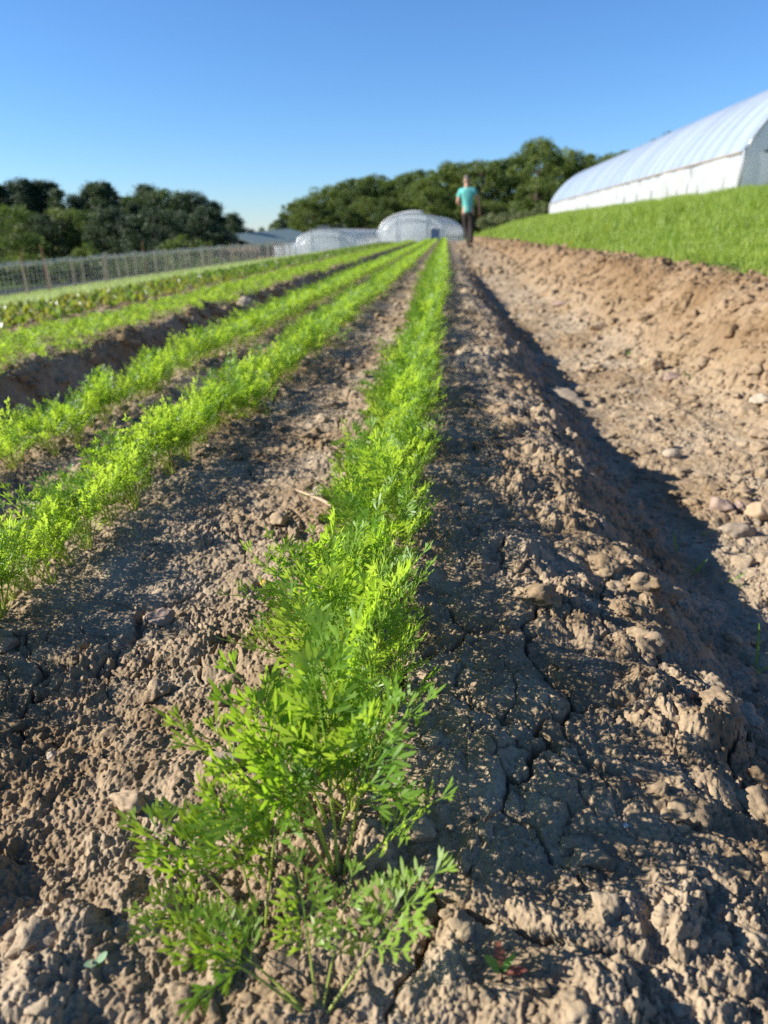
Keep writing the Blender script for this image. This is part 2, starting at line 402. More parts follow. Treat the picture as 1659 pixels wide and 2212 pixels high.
# ------------------------------------------------------------------ clods and stones
def ico(sub):
    import bmesh
    bm = bmesh.new(); bmesh.ops.create_icosphere(bm, subdivisions=sub, radius=1)
    V = np.array([v.co[:] for v in bm.verts]); F = np.array([[v.index for v in f.verts] for f in bm.faces]); bm.free(); return V, F
ICO = {k: ico(k) for k in (1, 2, 3, 4, 5)}
def p3(V, s, seed):                            # cheap 3-D noise from three planes
    return (perlin(V[:, 0]*s+seed, V[:, 1]*s, seed)+perlin(V[:, 1]*s+seed, V[:, 2]*s, seed+1)+perlin(V[:, 2]*s+seed, V[:, 0]*s, seed+2))/1.8
def lump_shape(sub, seed, amp=.35, angular=0):
    V, F = ICO[sub]; V = V.copy()
    if angular:
        r = np.random.default_rng(seed)
        for _ in range(angular):
            d = r.normal(size=3); d /= np.linalg.norm(d); k = r.uniform(.5, .8)
            ov = np.maximum(V@d-k, 0); V = V-ov[:, None]*d*.9
    n = amp*p3(V, 1.3, seed)+(.05*p3(V, 11., seed+41) if angular and sub > 3 else 0)+amp*.55*p3(V, 2.9, seed+9)+(amp*.3*p3(V, 6.3, seed+19) if sub > 2 else 0)+(amp*.22*p3(V, 13., seed+29)+amp*.14*p3(V, 24., seed+31) if sub > 3 else 0)
    return V*(1+n)[:, None], F
def rot_matrices(n, rng):
    q = rng.normal(size=(n, 4)); q /= np.linalg.norm(q, axis=1)[:, None]; w, x, y, z = q.T
    return np.stack([1-2*(y*y+z*z), 2*(x*y-z*w), 2*(x*z+y*w), 2*(x*y+z*w), 1-2*(x*x+z*z), 2*(y*z-x*w), 2*(x*z-y*w), 2*(y*z+x*w), 1-2*(x*x+y*y)], 1).reshape(-1, 3, 3)
def scatter_lumps(P, size, sub, rng, protos, sink=.25):
    Vs, Fs, b = [], [], 0
    ids = rng.integers(0, len(protos), len(P)); Rm = rot_matrices(len(P), rng)
    sc = np.stack([rng.uniform(.8, 1.25, len(P)), rng.uniform(.8, 1.25, len(P)), rng.uniform(.55, .9, len(P))], 1)
    for k, (V, F) in enumerate(protos):
        idx = np.where(ids == k)[0]
        if not len(idx): continue
        W = np.einsum('nij,vj->nvi', Rm[idx], V)*(sc[idx]*size[idx, None])[:, None, :]+P[idx][:, None, :]
        W[:, :, 2] += (size[idx]*(.6-sink*2))[:, None]*.5
        n = len(V); Vs.append(W.reshape(-1, 3)); Fs.append((F[None]+(b+np.arange(len(idx))*n)[:, None, None]).reshape(-1, 3)); b += n*len(idx)
    return np.concatenate(Vs), np.concatenate(Fs)
def build_clods():
    rng = np.random.default_rng(5)
    protos1 = [lump_shape(3, 300+i, .45, 6) for i in range(6)]; protos0 = [lump_shape(1, 340+i, .3) for i in range(6)]; protosb = [lump_shape(4, 380+i, .45, 7) for i in range(8)]
    allV, allF, b = [], [], 0
    def batch(n, y0, y1, smin, smax, protos, xlo, xhi, pw=2.2, keep=None):
        nonlocal b
        y = np.exp(rng.uniform(math.log(y0+.25), math.log(y1+.25), n))-.25
        x = rng.uniform(0, 1, n)*(xhi(y)-xlo(y))+xlo(y)
        s = smin*(smax/smin)**(rng.uniform(0, 1, n)**pw)*np.interp(y, [0, 1.5, 6], [.8, 1.1, 1.7])
        ok = perlin(x*7, y*7, 71) > rng.uniform(-.7, .5, n)
        x, y, s = x[ok], y[ok], s[ok]
        P = np.stack([x, y, ground(x, y, np.maximum(.001, s*.4))], 1)
        V, F = scatter_lumps(P, s, 1, rng, protos); allV.append(V); allF.append(F+b); b += len(V)
    L = lambda y: -.66*(y+.45); Rr = lambda y: np.minimum(.53*(y+.45), 1.6)
    batch(9000, .14, 2.2, .0012, .004, protos0, L, Rr)
    batch(2600, .14, 3.2, .003, .009, protos1, L, Rr)
    batch(230, .2, 4, .008, .018, protosb, lambda y: np.maximum(L(y), -.4), Rr, 1.6)
    batch(1500, 1.2, 9, .005, .02, protos1, lambda y: np.full(len(y), .28), Rr)        # furrow and bank
    batch(380, .5, 4, .006, .022, protosb, lambda y: np.full(len(y), .26), Rr, 1.8)
    batch(900, 9, 30, .012, .04, protos1, lambda y: np.full(len(y), .3), lambda y: np.full(len(y), 1.55))
    batch(1100, 1.2, 12, .006, .02, protos1, lambda y: np.full(len(y), -1.5), lambda y: np.full(len(y), -.1))
    batch(1800, 1.5, 9, .008, .03, protos1, lambda y: np.full(len(y), .9), lambda y: np.full(len(y), 1.6), 2.6)
    batch(2600, 1.6, 10, .006, .028, protos1, lambda y: np.full(len(y), -1.48), lambda y: np.full(len(y), -.98), 2.0)
    batch(110, .25, 2.0, .009, .026, protosb, lambda y: np.full(len(y), .10), lambda y: np.full(len(y), .34), 1.5)
    batch(260, .7, 7, .006, .022, protos1, lambda y: np.full(len(y), .40), lambda y: np.full(len(y), .95), 2.2)
    o = obj('soil_clods', make_mesh('soil_clods', np.concatenate(allV), np.concatenate(allF), M['soil']))
    tag(o, 'crumbled clods of dry soil lying over the beds and furrows', 'soil clods', kind='stuff')
build_clods()

def stone(name, label, px, py, size, seed, m, shape=(1, 1, .7), angular=4, rz=0, sink=.25, cat='stone', group=None, tilt=0, sub=4):
    p = on_ground(px, py)
    V, F = lump_shape(sub, seed, .24 if angular else .10, angular*2)
    V = V*np.array(shape)*size*.5
    z = gz(p[0], p[1], .01)
    o = obj(name, make_mesh(name, V, F, M[m]), loc=(p[0], p[1], z+size*.5*shape[2]*(1-2*sink)), rot=(tilt, tilt*.5, rz))
    return tag(o, label, cat, group)
stone('stone', 'blocky tan stone standing upright in the sunlit furrow path', 1408, 800, .085, 1, 'stone_tan', (1, .8, 1.0), 6, .3)
stone('stone', 'round pinkish stone lying just behind the blocky upright stone in the furrow', 1452, 816, .060, 2, 'stone_pink', (1.1, .9, .7), 2)
stone('stone', 'long flat pale stone half buried at the shaded edge of the furrow', 1222, 872, .125, 3, 'stone', (1.45, .8, .6), 7, -.7, .28, tilt=.2)
stone('stone', 'small smooth pale oval stone alone in the middle of the sunlit furrow path', 1450, 986, .038, 4, 'stone_pale', (1.2, .9, .75), 0)
stone('stone', 'reddish brown rounded stone at the corner where furrow shade meets sun', 1552, 1108, .052, 5, 'stone_pink', (1.1, 1, .85), 3)
stone('stone', 'large rough tan stone at the frame edge beside the furrow path', 1645, 1118, .062, 6, 'stone_tan', (1.15, 1, .85), 4)
stone('stone', 'oblong brown stone lying below the reddish stones in the furrow', 1592, 1152, .050, 7, 'stone', (1.4, .8, .65), 3, .2)
stone('stone', 'dark reddish stone squeezed between the other stones by the furrow path', 1598, 1108, .036, 8, 'stone_pink', (1, .9, .9), 4)
stone('stone', 'pale stone lying loose on the slope of the soil bank at the frame edge', 1648, 872, .060, 21, 'stone_pale', (1.2, 1, .7), 3)
stone('stone', 'tan stone on the bank foot below the pale bank stone', 1640, 958, .05, 22, 'stone_tan', (1.3, .9, .6), 3)
stone('stone', 'flat tan slab stone lying in the far sunlit path near the shade line', 1292, 716, .085, 23, 'stone_tan', (1.3, .9, .6), 4)
stone('stone', 'pair topmost flat stone on the far path, pinkish with sharp edges', 1215, 660, .13, 24, 'stone_pink', (1.3, .8, .5), 5)['label'] = 'sharp edged pinkish flat stone on the furrow path below the walking person'
stone('stone', 'white rounded stone lying in the dark furrow to the left of the carrot bed', 533, 676, .13, 25, 'stone_pale', (1, .9, 1.05), 0, sink=.1)
stone('stone', 'pinkish angular stone on the crust between the two nearest carrot rows', 349, 1338, .030, 9, 'stone_pink', (1.15, .9, .75), 6, .3)
stone('stone', 'tan rectangular stone on the bare soil left of the nearest carrots', 278, 1736, .026, 10, 'stone_tan', (1.3, .8, .8), 6, -.2)
stone('stone', 'small dark stone at the frame edge below the second carrot row', 12, 1400, .025, 11, 'stone_pink', (1.1, .9, .8), 3)
stone('stone', 'grey rounded stone tucked under the left side of the nearest carrots', 492, 1652, .026, 12, 'stone', (1.3, .9, .6), 2)
stone('stone', 'brown rounded stone just left of the straw stalk tip near the middle row', 608, 1134, .028, 26, 'stone_tan', (1.2, .9, .8), 3)
stone('stone', 'brown clod shaped stone between the straw stalk and the middle row', 690, 1078, .036, 27, 'stone', (1, .9, .9), 3)
stone('pebble', 'white pebble with a cracked face on top of a small soil lump at left', 117, 1636, .012, 13, 'stone_pale', (1, .8, .8), 3, cat='pebble', sink=.0)
stone('pebble', 'tiny round yellow pebble on the crumbly crust right of the middle row', 1151, 1236, .0085, 14, 'yellow', (1, 1, 1), 0, cat='pebble', sink=.1, sub=3)
stone('pebble', 'tiny orange pebble on the bare soil at the left edge of the middle row', 570, 1250, .010, 15, 'yellow', (1, 1, .8), 0, cat='pebble', sink=.1, sub=3)
stone('pebble', 'small white round pebble above the red leaved weed seedling', 1128, 2018, .0042, 16, 'white', (1, .9, .9), 0, cat='pebble', sink=.05, sub=3)
stone('pebble', 'small cream pebble beside the lowest left carrot leaf stalk', 456, 2072, .0062, 17, 'stone_pale', (1, .8, .9), 0, cat='pebble', sink=.05, sub=3)
stone('pebble', 'bright white speck of a pebble on the shaded crust at lower right', 1352, 1776, .0045, 18, 'white', (1, 1, .9), 0, cat='pebble', sink=.0, sub=3)

# ------------------------------------------------------------------ carrots
def carrot_leaf(seed, L=.125, detail=2, broad=1.0):
    """one feathery leaf: stalk, pinnae, narrow lobes; grows from the origin, arching towards +X"""
    r = random.Random(seed); V, Fc, mi = [], [], []
    a0, a1 = R_(r.uniform(80, 92)), R_(r.uniform(30, 78))
    sw = r.uniform(-.25, .25)
    N = 14; P = [np.zeros(3)]; T = []
    for i in range(N):
        t = (i+.5)/N; a = a0+(a1-a0)*t**1.7; b = sw*t*t
        T.append(np.array([math.cos(a)*math.cos(b), math.cos(a)*math.sin(b), math.sin(a)])); P.append(P[-1]+T[-1]*L/N)
    T.append(T[-1])
    def at(t):
        k = min(int(t*N), N-1); q = t*N-k; return P[k]*(1-q)+P[k+1]*q, T[k]
    def quad(pts, faces, m):
        b = len(V); V.extend(pts); Fc.extend([tuple(i+b for i in f) for f in faces]); mi.extend([m]*len(faces))
    def strip(A, B, ra, rb, m, n=3):          # thin stalk piece
        d = B-A; d = d/(np.linalg.norm(d)+1e-9); s = np.cross(d, [0, 0, 1.] if abs(d[2]) < .9 else [1., 0, 0]); s /= np.linalg.norm(s); u = np.cross(d, s)
        pts = [A+ra*(s*math.cos(q)+u*math.sin(q)) for q in [2*math.pi*k/n for k in range(n)]]+[B+rb*(s*math.cos(q)+u*math.sin(q)) for q in [2*math.pi*k/n for k in range(n)]]
        quad(pts, [(k, (k+1) % n, n+(k+1) % n, n+k) for k in range(n)], m)
    def lobe(A, d, nrm, l, w):
        d = d/np.linalg.norm(d); s = np.cross(d, nrm); s /= np.linalg.norm(s); u = np.cross(s, d)
        c = r.uniform(.02, .14)*l
        if detail >= 2:
            quad([A, A+d*l*.38+s*w*.5+u*c*.3, A+d*l*.38-s*w*.5+u*c*.3, A+d*l*.76+s*w*.46+u*c*.8, A+d*l*.76-s*w*.46+u*c*.8, A+d*l+u*c*1.3],
                 [(0, 1, 2), (1, 3, 4, 2), (3, 5, 4)], 0)
        else:
            quad([A, A+d*l*.5+s*w*.6+u*c*.4, A+d*l+u*c, A+d*l*.5-s*w*.6+u*c*.4], [(0, 1, 2, 3)], 0)
    base = r.uniform(.44, .54)
    ks = [0, .2, .4, .55, .7, .85, 1.] if detail >= 2 else [0, .5, 1.]
    for a, b in zip(ks[:-1], ks[1:]):
        strip(at(a)[0], at(b)[0], .0014*(1-a*.75)*L/.125, .0014*(1-b*.75)*L/.125, 1 if b <= .6 else 2, 5 if detail >= 2 else 3)
    npair = r.randint(4, 6)-(broad > 1) if detail >= 2 else 4
    for k in range(npair+1):
        t = base+(1-base)*k/npair
        A, tt = at(min(t, .999))
        side0 = np.cross(tt, [0, 0, 1.]) if abs(tt[2]) < .97 else np.array([0, 1., 0]); side0 /= np.linalg.norm(side0)
        nrm = np.cross(side0, tt)
        env = (1-.80*(k/npair)**1.15)*r.uniform(.85, 1.12)
        for s in ((1, -1) if k < npair else (0,)):
            pl = L*.34*env if s else L*.13
            d = tt*r.uniform(.55, .8)+side0*s*r.uniform(.75, .95)+nrm*r.uniform(.05, .45) if s else tt
            d /= np.linalg.norm(d)
            strip(A, A+d*pl*.75, .0006*L/.125, .0004*L/.125, 2, 3) if detail >= 2 else None
            ps = np.cross(d, nrm); ps /= np.linalg.norm(ps)
            nl = max(1, int(round(pl/(L*.088*(1+.35*(broad > 1)))))) if detail >= 2 else max(1, int(round(pl/(L*.13))))
            for j in range(nl):
                q = (j+.45)/(nl+.25); B = A+d*pl*q
                ll = L*r.uniform(.085, .13)*(1.1-.35*q)*(1+.32*(broad > 1))*(1 if detail >= 2 else 1.6)
                for s2 in (1, -1):
                    dd = d*r.uniform(.8, 1.)+ps*s2*r.uniform(.36, .62)+nrm*r.uniform(-.05, .35)
                    lobe(B, dd, nrm+ps*r.uniform(-.4, .4), ll, L*r.uniform(.0135, .0175)*broad*(1 if detail >= 2 else 1.7))
                    if detail >= 2 and ll > L*.08 and q < .6:
                        e = dd/np.linalg.norm(dd)
                        lobe(B+e*ll*.45, e+ps*s2*.6+nrm*.1, nrm, ll*.6, L*.0145*broad); lobe(B+e*ll*.42, e-ps*s2*.5+nrm*.1, nrm, ll*.55, L*.0145*broad)
            dt = d+nrm*r.uniform(0, .2)
            lobe(A+d*pl*.72, dt, nrm, L*r.uniform(.09, .13)*(1+.25*(broad > 1)), L*.017*broad)
    return V, Fc, mi
LMATS = [M['carrot'], M['petiole'], M['carrot']]
LEAF = [make_mesh('carrot_leaf', *carrot_leaf(s)[:2], LMATS, carrot_leaf(s)[2]) for s in range(16)]
BROAD = [make_mesh('carrot_leaf', *carrot_leaf(s+40, broad=1.42)[:2], LMATS, carrot_leaf(s+40, broad=1.42)[2]) for s in range(10)]
def carrot_plant(x, y, rng, label, group, hgt=1.0, n=None, spread=1.0, sinkz=.003, broad=0.):
    t = empty('carrot_plant', (x, y, gz(x, y, .004)-sinkz), rng.uniform(0, 6.28))
    tag(t, label, 'carrot plant', group)
    t.rotation_euler = (0, -.27+rng.gauss(0, .05), 0)      # the tops lean towards the sun
    n = n or rng.randint(6, 8); a = rng.uniform(0, 6.28)
    for k in range(n):
        a += 2.4+rng.uniform(-.4, .4)
        inner = k/(n-1)
        s = hgt*rng.uniform(.78, 1.12)*(.72+.34*inner)
        tilt = (.66-.62*inner)*spread+rng.uniform(-.08, .12)
        tilt *= 1-.35*max(0, math.cos(a))
        P_ = BROAD if rng.random() < broad else LEAF
        o = obj('leaf', P_[rng.randrange(len(P_))], t)
        o.rotation_euler = (0, max(0, tilt), a); o.scale = (s, s, s)
        o.location = (.002*math.cos(a), .002*math.sin(a), 0)
    return t
G_MID, G_TWO, G_THREE = 'carrot plants of the middle row', 'carrot plants of the second row', 'carrot plants of the third row'
L_MID = 'feathery green carrot plant in the middle row running straight away from the camera'
L_TWO = 'feathery green carrot plant in the next row left of the middle row'
L_THREE = 'feathery green carrot plant in the row along the dark left furrow'
XMID, XTWO, XTHREE = -.064, -.470, -.80
CROW = []                                     # every carrot position that is left to the massed object
def build_carrots():
    rng = random.Random(4)
    # the front of the middle row, plant by plant
    def grown(x, y, label, leaves):            # leaves: (azimuth in degrees, tilt, size)
        t = empty('carrot_plant', (x, y, gz(x, y, .004)-.003)); tag(t, label, 'carrot plant', G_MID)
        for az, ti, s in leaves:
            o = obj('leaf', BROAD[rng.randrange(len(BROAD))], t); o.rotation_euler = (0, ti, R_(az)); o.scale = (s,)*3; o.location = (.003*math.cos(R_(az)), .003*math.sin(R_(az)), 0)
    grown(-.057, .262, 'nearest carrot plant at the very front, low and sprawling with wide open leaves',
          [(42, .66, .74), (72, .40, .56), (156, .98, .70), (174, .80, .78), (112, .30, .60)])
    grown(-.100, .312, 'carrot plant leaning left near the front with a long bare stalk over open soil',
          [(158, .72, .86), (185, .9, .58), (85, .30, .80), (130, .42, .74)])
    grown(-.058, .352, 'tall bushy carrot plant with clear yellow stalks second from the front of the row',
          [(170, .50, 1.02), (150, .25, 1.08), (110, .10, 1.08), (50, .16, .98), (5, .42, .74), (195, .72, .9), (135, .42, 1.0)])
    grown(-.066, .385, 'dense leafy carrot plant right behind the tall bushy one with yellow stalks',
          [(180, .55, 1.0), (155, .30, 1.02), (110, .12, 1.02), (30, .22, .9), (200, .8, .85)])
    y = .405; n = 4
    while n < 150:
        carrot_plant(XMID+rng.gauss(0, .013 if y < .5 else .022), y, rng, L_MID, G_MID, rng.uniform(.80, 1.06)*(.9 if y < .5 else .98), None if y > .5 else rng.randint(5, 6), spread=1.1 if y < .5 else 1.38, broad=.6 if y < .55 else .25); n += 1
        y += rng.uniform(.014, .030)*(1 if y < 2 else 1.25)
        if rng.random() < .04: y += .03
    CROW.append((XMID, y, 37, 1.0))
    y = .50; n = 0
    while n < 90:
        carrot_plant(XTWO+rng.gauss(0, .018)-.012*math.sin(y*2), y, rng, L_TWO, G_TWO, rng.uniform(.68, .92)); n += 1
        y += rng.uniform(.016, .033)
    CROW.append((XTWO, y, 37, .84)); CROW.append((XTWO, .05, .50, .66))
    y = 1.02; n = 0
    while n < 60:
        carrot_plant(XTHREE+rng.gauss(0, .02), y, rng, L_THREE, G_THREE, rng.uniform(.66, .88)); n += 1
        y += rng.uniform(.018, .036)
    CROW.append((XTHREE, y, 37, .85)); CROW.append((XTHREE, .3, 1.02, .8))
    for xx in (-1.50, -1.64, -1.76): CROW.append((xx, 1.6, 37, .66))
build_carrots()
def join(parts):                              # parts: (V, F list of quads/tris)
    V, F, b = [], [], 0
    for v, f in parts:
        V.append(np.asarray(v)); F += [tuple(i+b for i in q) for q in f]; b += len(v)
    return np.concatenate(V), F
def tri_all(F, mi=None):
    out, om = [], []
    for k, q in enumerate(F):
        for j in range(1, len(q)-1): out.append((q[0], q[j], q[j+1])); om.append(mi[k] if mi else 0)
    return np.array(out), np.array(om)
def plant_proto(seed, n, detail):
    r = random.Random(seed); Vs, Fs, ms, b, a = [], [], [], 0, r.uniform(0, 6.28)
    for k in range(n):
        v, f, m = carrot_leaf(seed*31+k, .125*r.uniform(.75, 1.1), detail); v = np.array(v)
        a += 2.4+r.uniform(-.4, .4); ti = max(0, .8-.72*k/(n-1)+r.uniform(-.08, .12))
        Rm = np.array(Matrix.Rotation(a, 3, 'Z') @ Matrix.Rotation(ti, 3, 'Y'))
        Vs.append(v@Rm.T); Fs += [tuple(i+b for i in q) for q in f]; ms += m; b += len(v)
    F, m = tri_all(Fs, ms)
    return np.concatenate(Vs), F, m
def replicate(protos, P, scale, rng, name, mats):
    ids = rng.integers(0, len(protos), len(P)); Vs, Fs, Ms, b = [], [], [], 0
    for k, (V, F, m) in enumerate(protos):
        idx = np.where(ids == k)[0]
        if not len(idx): continue
        a = rng.uniform(0, 6.283, len(idx)); c, s = np.cos(a), np.sin(a)
        lean = .28 if 'carrot' in name else 0.
        W = np.empty((len(idx), len(V), 3)); sc = scale[idx][:, None]
        W[:, :, 0] = (V[None, :, 0]*c[:, None]-V[None, :, 1]*s[:, None])*sc+P[idx, 0][:, None]-lean*V[None, :, 2]*sc
        W[:, :, 1] = (V[None, :, 0]*s[:, None]+V[None, :, 1]*c[:, None])*sc+P[idx, 1][:, None]
        W[:, :, 2] = V[None, :, 2]*sc+P[idx, 2][:, None]
        Vs.append(W.reshape(-1, 3)); Fs.append((F[None]+(b+np.arange(len(idx))*len(V))[:, None, None]).reshape(-1, F.shape[1])); Ms.append(np.tile(m, len(idx))); b += len(V)*len(idx)
    return make_mesh(name, np.concatenate(Vs), np.concatenate(Fs), mats, np.concatenate(Ms))
def row_points(x0, ya, yb, rng, step0=.024, wid=.013):
    ys = [ya]
    while ys[-1] < yb: ys.append(ys[-1]+step0*rng.uniform(.7, 1.3)*(1+max(0, ys[-1]-3)*.06)+(rng.uniform() < .015)*.05)
    y = np.array(ys); x = x0+rng.normal(0, wid, len(y))-.012*np.sin(y*2)*(x0 < -.3)
    return np.stack([x, y, ground(x, y, np.full(len(y), .03))], 1)
def build_massed_carrots():
    rng = np.random.default_rng(8)
    Ps, Ss = [], []
    for x0, ya, yb, h in CROW:
        P = row_points(x0, ya, yb, rng, .022 if x0 > -1 else .03, .028 if x0 > -1 else .035); Ps.append(P); Ss.append(h*rng.uniform(.8, 1.12, len(P))*(1+.004*P[:, 1])*(1 if x0 > -1 else .85))
    P = np.concatenate(Ps); S = np.concatenate(Ss)
    near = P[:, 1] < 5
    o = obj('carrot_plants', replicate([plant_proto(60+i, 6, 1) for i in range(8)], P, S, rng, 'carrot_plants', LMATS))
    tag(o, 'feathery green carrot rows running on up the field and in the next bed', 'carrot plants', kind='stuff')
build_massed_carrots()

# ------------------------------------------------------------------ beet rows
def beet_proto(seed):
    r = random.Random(seed); V, F, m = [], [], []
    a = r.uniform(0, 6)
    for k in range(7):
        a += 2.4+r.uniform(-.4, .4); L = r.uniform(.10, .17); ti = r.uniform(.2, .9)
        c, s = math.cos(a), math.sin(a); d = np.array([math.sin(ti)*c, math.sin(ti)*s, math.cos(ti)]); sd = np.array([-s, c, 0]); u = np.cross(sd, d)
        b = len(V); A = d*L*.45; w = .003
        V += [sd*w, -sd*w, A-sd*w*.7, A+sd*w*.7]; F += [(b, b+1, b+2), (b, b+2, b+3)]; m += [1, 1]
        W = L*r.uniform(.2, .28); b = len(V); cu = r.uniform(-.25, .25)
        V += [A, A+d*L*.22+sd*W*.8+u*.01, A+d*L*.22-sd*W*.8+u*.01, A+d*L*.45+sd*W-u*L*cu*.3+u*.012, A+d*L*.45-sd*W-u*L*cu*.3+u*.012, A+d*L*.7-u*L*cu, A+d*L*.28, A+d*L*.5-u*L*cu*.4]
        F += [(b, b+1, b+6), (b, b+6, b+2), (b+1, b+3, b+7), (b+1, b+7, b+6), (b+6, b+7, b+4), (b+6, b+4, b+2), (b+3, b+5, b+7), (b+7, b+5, b+4)]; m += [0]*8
    return np.array(V), np.array(F), np.array(m)
def build_beets():
    rng = np.random.default_rng(3); protos = [beet_proto(i) for i in range(8)]; mats = [M['beet'], M['beet_stem']]
    meshes = [make_mesh('beet_plant', V, F, mats, m) for V, F, m in protos]
    P = np.concatenate([row_points(x0, 2.6, 36, rng, .07, .03) for x0 in (-2.42, -2.58, -2.74, -2.9, -3.06, -3.22)])
    vis = P[:, 0] > -.66*P[:, 1]-.12
    order = np.argsort(np.where(vis, P[:, 1], 1e9))[:300]; rest = np.setdiff1d(np.arange(len(P)), order)
    for i in order:
        o = obj('beet_plant', meshes[rng.integers(8)], loc=P[i], rot=(0, 0, rng.uniform(0, 6.28)), scale=(rng.uniform(.38, .58),)*3)
        tag(o, 'glossy leaved beet plant with reddish stalks in the bed before the net fence', 'beet plant', 'beet plants in the bed before the fence')
    o = obj('beet_plants', replicate(protos, P[rest], rng.uniform(.38, .58, len(rest))*(1+.006*P[rest, 1]), rng, 'beet_plants', mats))
    tag(o, 'beet rows carrying on up the field towards the far tunnels', 'beet plants', kind='stuff')
build_beets()

# ------------------------------------------------------------------ grass
def blades(P, H, W, rng, name, m, lean=.5):
    n = len(P); a = rng.uniform(0, 6.283, n); d = np.stack([np.cos(a), np.sin(a), np.zeros(n)], 1)
    b = rng.uniform(0, 6.283, n); l = np.stack([np.cos(b), np.sin(b), np.zeros(n)], 1)*(lean*rng.uniform(.2, 1.2, n)*H)[:, None]
    up = np.stack([np.zeros(n), np.zeros(n), H], 1); w = d*(W*.5)[:, None]
    V = np.stack([P-w, P+w, P+up*.55+l*.3+w*.85, P+up*.55+l*.3-w*.85, P+up*.95+l], 1).reshape(-1, 3)
    i = (np.arange(n)*5)[:, None]
    F = np.concatenate([i+np.array([0, 1, 2]), i+np.array([0, 2, 3]), i+np.array([3, 2, 4])])
    return make_mesh(name, V, F, m)
def build_grass():
    rng = np.random.default_rng(21)
    def pts(n, y0, y1, x0, x1, f):
        y = np.exp(rng.uniform(math.log(y0), math.log(y1), n)); x = rng.uniform(0, 1, n)*(x1(y)-x0(y))+x0(y)
        e = x-1.60-.10*perlin(x*0+1, y*1.2, 91)-.08*perlin(x*0+4, y*4, 92)
        ok = e > 0 if f else np.ones(n, bool)
        x, y = x[ok], y[ok]
        return np.stack([x, y, terrain(x, y)-.005], 1)
    P = pts(170000, 2.6, 75, lambda y: np.full(len(y), 1.42), lambda y: np.minimum(.56*(y+.9)+1.2, 11.5), True)
    x, y = P[:, 0], P[:, 1]
    tall = sstep(-.1, .5, 1.2*perlin(x*1.5, y*.7, 95)+.7*perlin(x*4, y*2.2, 96)+.75*sstep(3.7, 4.6, x+.5*perlin(x*0, y*.4, 97))-.38)
    H = (.03+.18*tall+.05*rng.uniform(0, 1, len(P)))*np.interp(y, [3, 12, 60], [.9, 1.2, 2.0]); W = .0048*np.interp(y, [3, 12, 75], [1, 1.9, 8])*rng.uniform(.7, 1.3, len(P))
    o = obj('grass', blades(P, H, W, rng, 'grass', M['grass'])); tag(o, 'bright green grass covering the bank below the large tunnel', 'grass', kind='stuff')
    n = 60000
    y = np.exp(rng.uniform(math.log(4), math.log(42), n)); x = rng.uniform(-11.5, -3.35, n); ok = x > -.7*y-1.5
    x, y = x[ok], y[ok]; P = np.stack([x, y, terrain(x, y)-.005], 1)
    o = obj('pale_grass', blades(P, rng.uniform(.05, .13, len(P)), .006*np.interp(y, [4, 40], [1, 5]), rng, 'pale_grass', M['pale_grass'])); tag(o, 'pale dry grass strip along the net fence', 'grass', kind='stuff')
build_grass()

# ------------------------------------------------------------------ small weeds, seedlings, straw
def ribbon(mb, A, d, up, L, w, curl=.2, n=6, m=0, prof=None):
    d = np.array(d, float); d /= np.linalg.norm(d); s = np.cross(d, up); s /= np.linalg.norm(s); u = np.cross(s, d); V = []; A = np.array(A, float)
    for i in range(n+1):
        t = i/n; ww = w*(prof(t) if prof else math.sin(math.pi*min(.97, .08+.9*t))**.7); c = A+d*L*t-u*curl*L*t*t
        V += [c+s*ww*.5, c-u*ww*.08, c-s*ww*.5]
    F = []
    for i in range(n):
        b = 3*i; F += [(b, b+1, b+4, b+3), (b+1, b+2, b+5, b+4)]
    mb.add(V, F, m)
def place(name, label, cat, px, py, rz=0):
    p = on_ground(px, py); return tag(empty(name, (p[0], p[1], gz(p[0], p[1], .003)), rz), label, cat)
t = place('weed_seedling', 'tiny weed seedling with red and green leaves low at right', 'seedling', 1082, 2105); t.scale = (.78,)*3
mb = MB(); mb.tube([(0, 0, -.004), (.001, 0, .006), (0, 0, .012)], [.0009, .0008, .0007], 6); obj('stem', mb.mesh('stem', M['red_leaf'], True), t)
for d, L, w, mm, lab in (((-.7, .2, .8), .017, .007, 'weed', None), ((.5, .3, .75), .017, .005, 'weed', None), ((.8, -.1, .45), .020, .0062, 'red_leaf', 'reddish brown leaf'), ((-.1, .8, .8), .020, .008, 'red_leaf', 'dark red upright leaf')):
    mb = MB(); ribbon(mb, (0, 0, .010), d, (0, -.3, 1), L, w, .15); o = obj('leaf', mb.mesh('leaf', M[mm], True), t)
    if lab: o['label'] = lab
t = place('seedling', 'two leaved pale green seedling alone on bare soil at lower left', 'seedling', 214, 2100)
mb = MB(); mb.tube([(0, 0, -.004), (0, 0, .004)], .0007, 6); obj('stem', mb.mesh('stem', M['weed'], True), t)
for d in ((-.8, -.35, .25), (.45, .8, .3)):
    mb = MB(); ribbon(mb, (0, 0, .004), d, (0, 0, 1), .0070, .0050, .1); obj('leaf', mb.mesh('leaf', M['seedling'], True), t)
t = place('seedling', 'small two leaved seedling right of the tall front carrots', 'seedling', 845, 1892)
for d in ((-.9, .1, .3), (.9, -.1, .25)):
    mb = MB(); ribbon(mb, (0, 0, .003), d, (0, 0, 1), .009, .0045, .1); obj('leaf', mb.mesh('leaf', M['weed'], True), t)
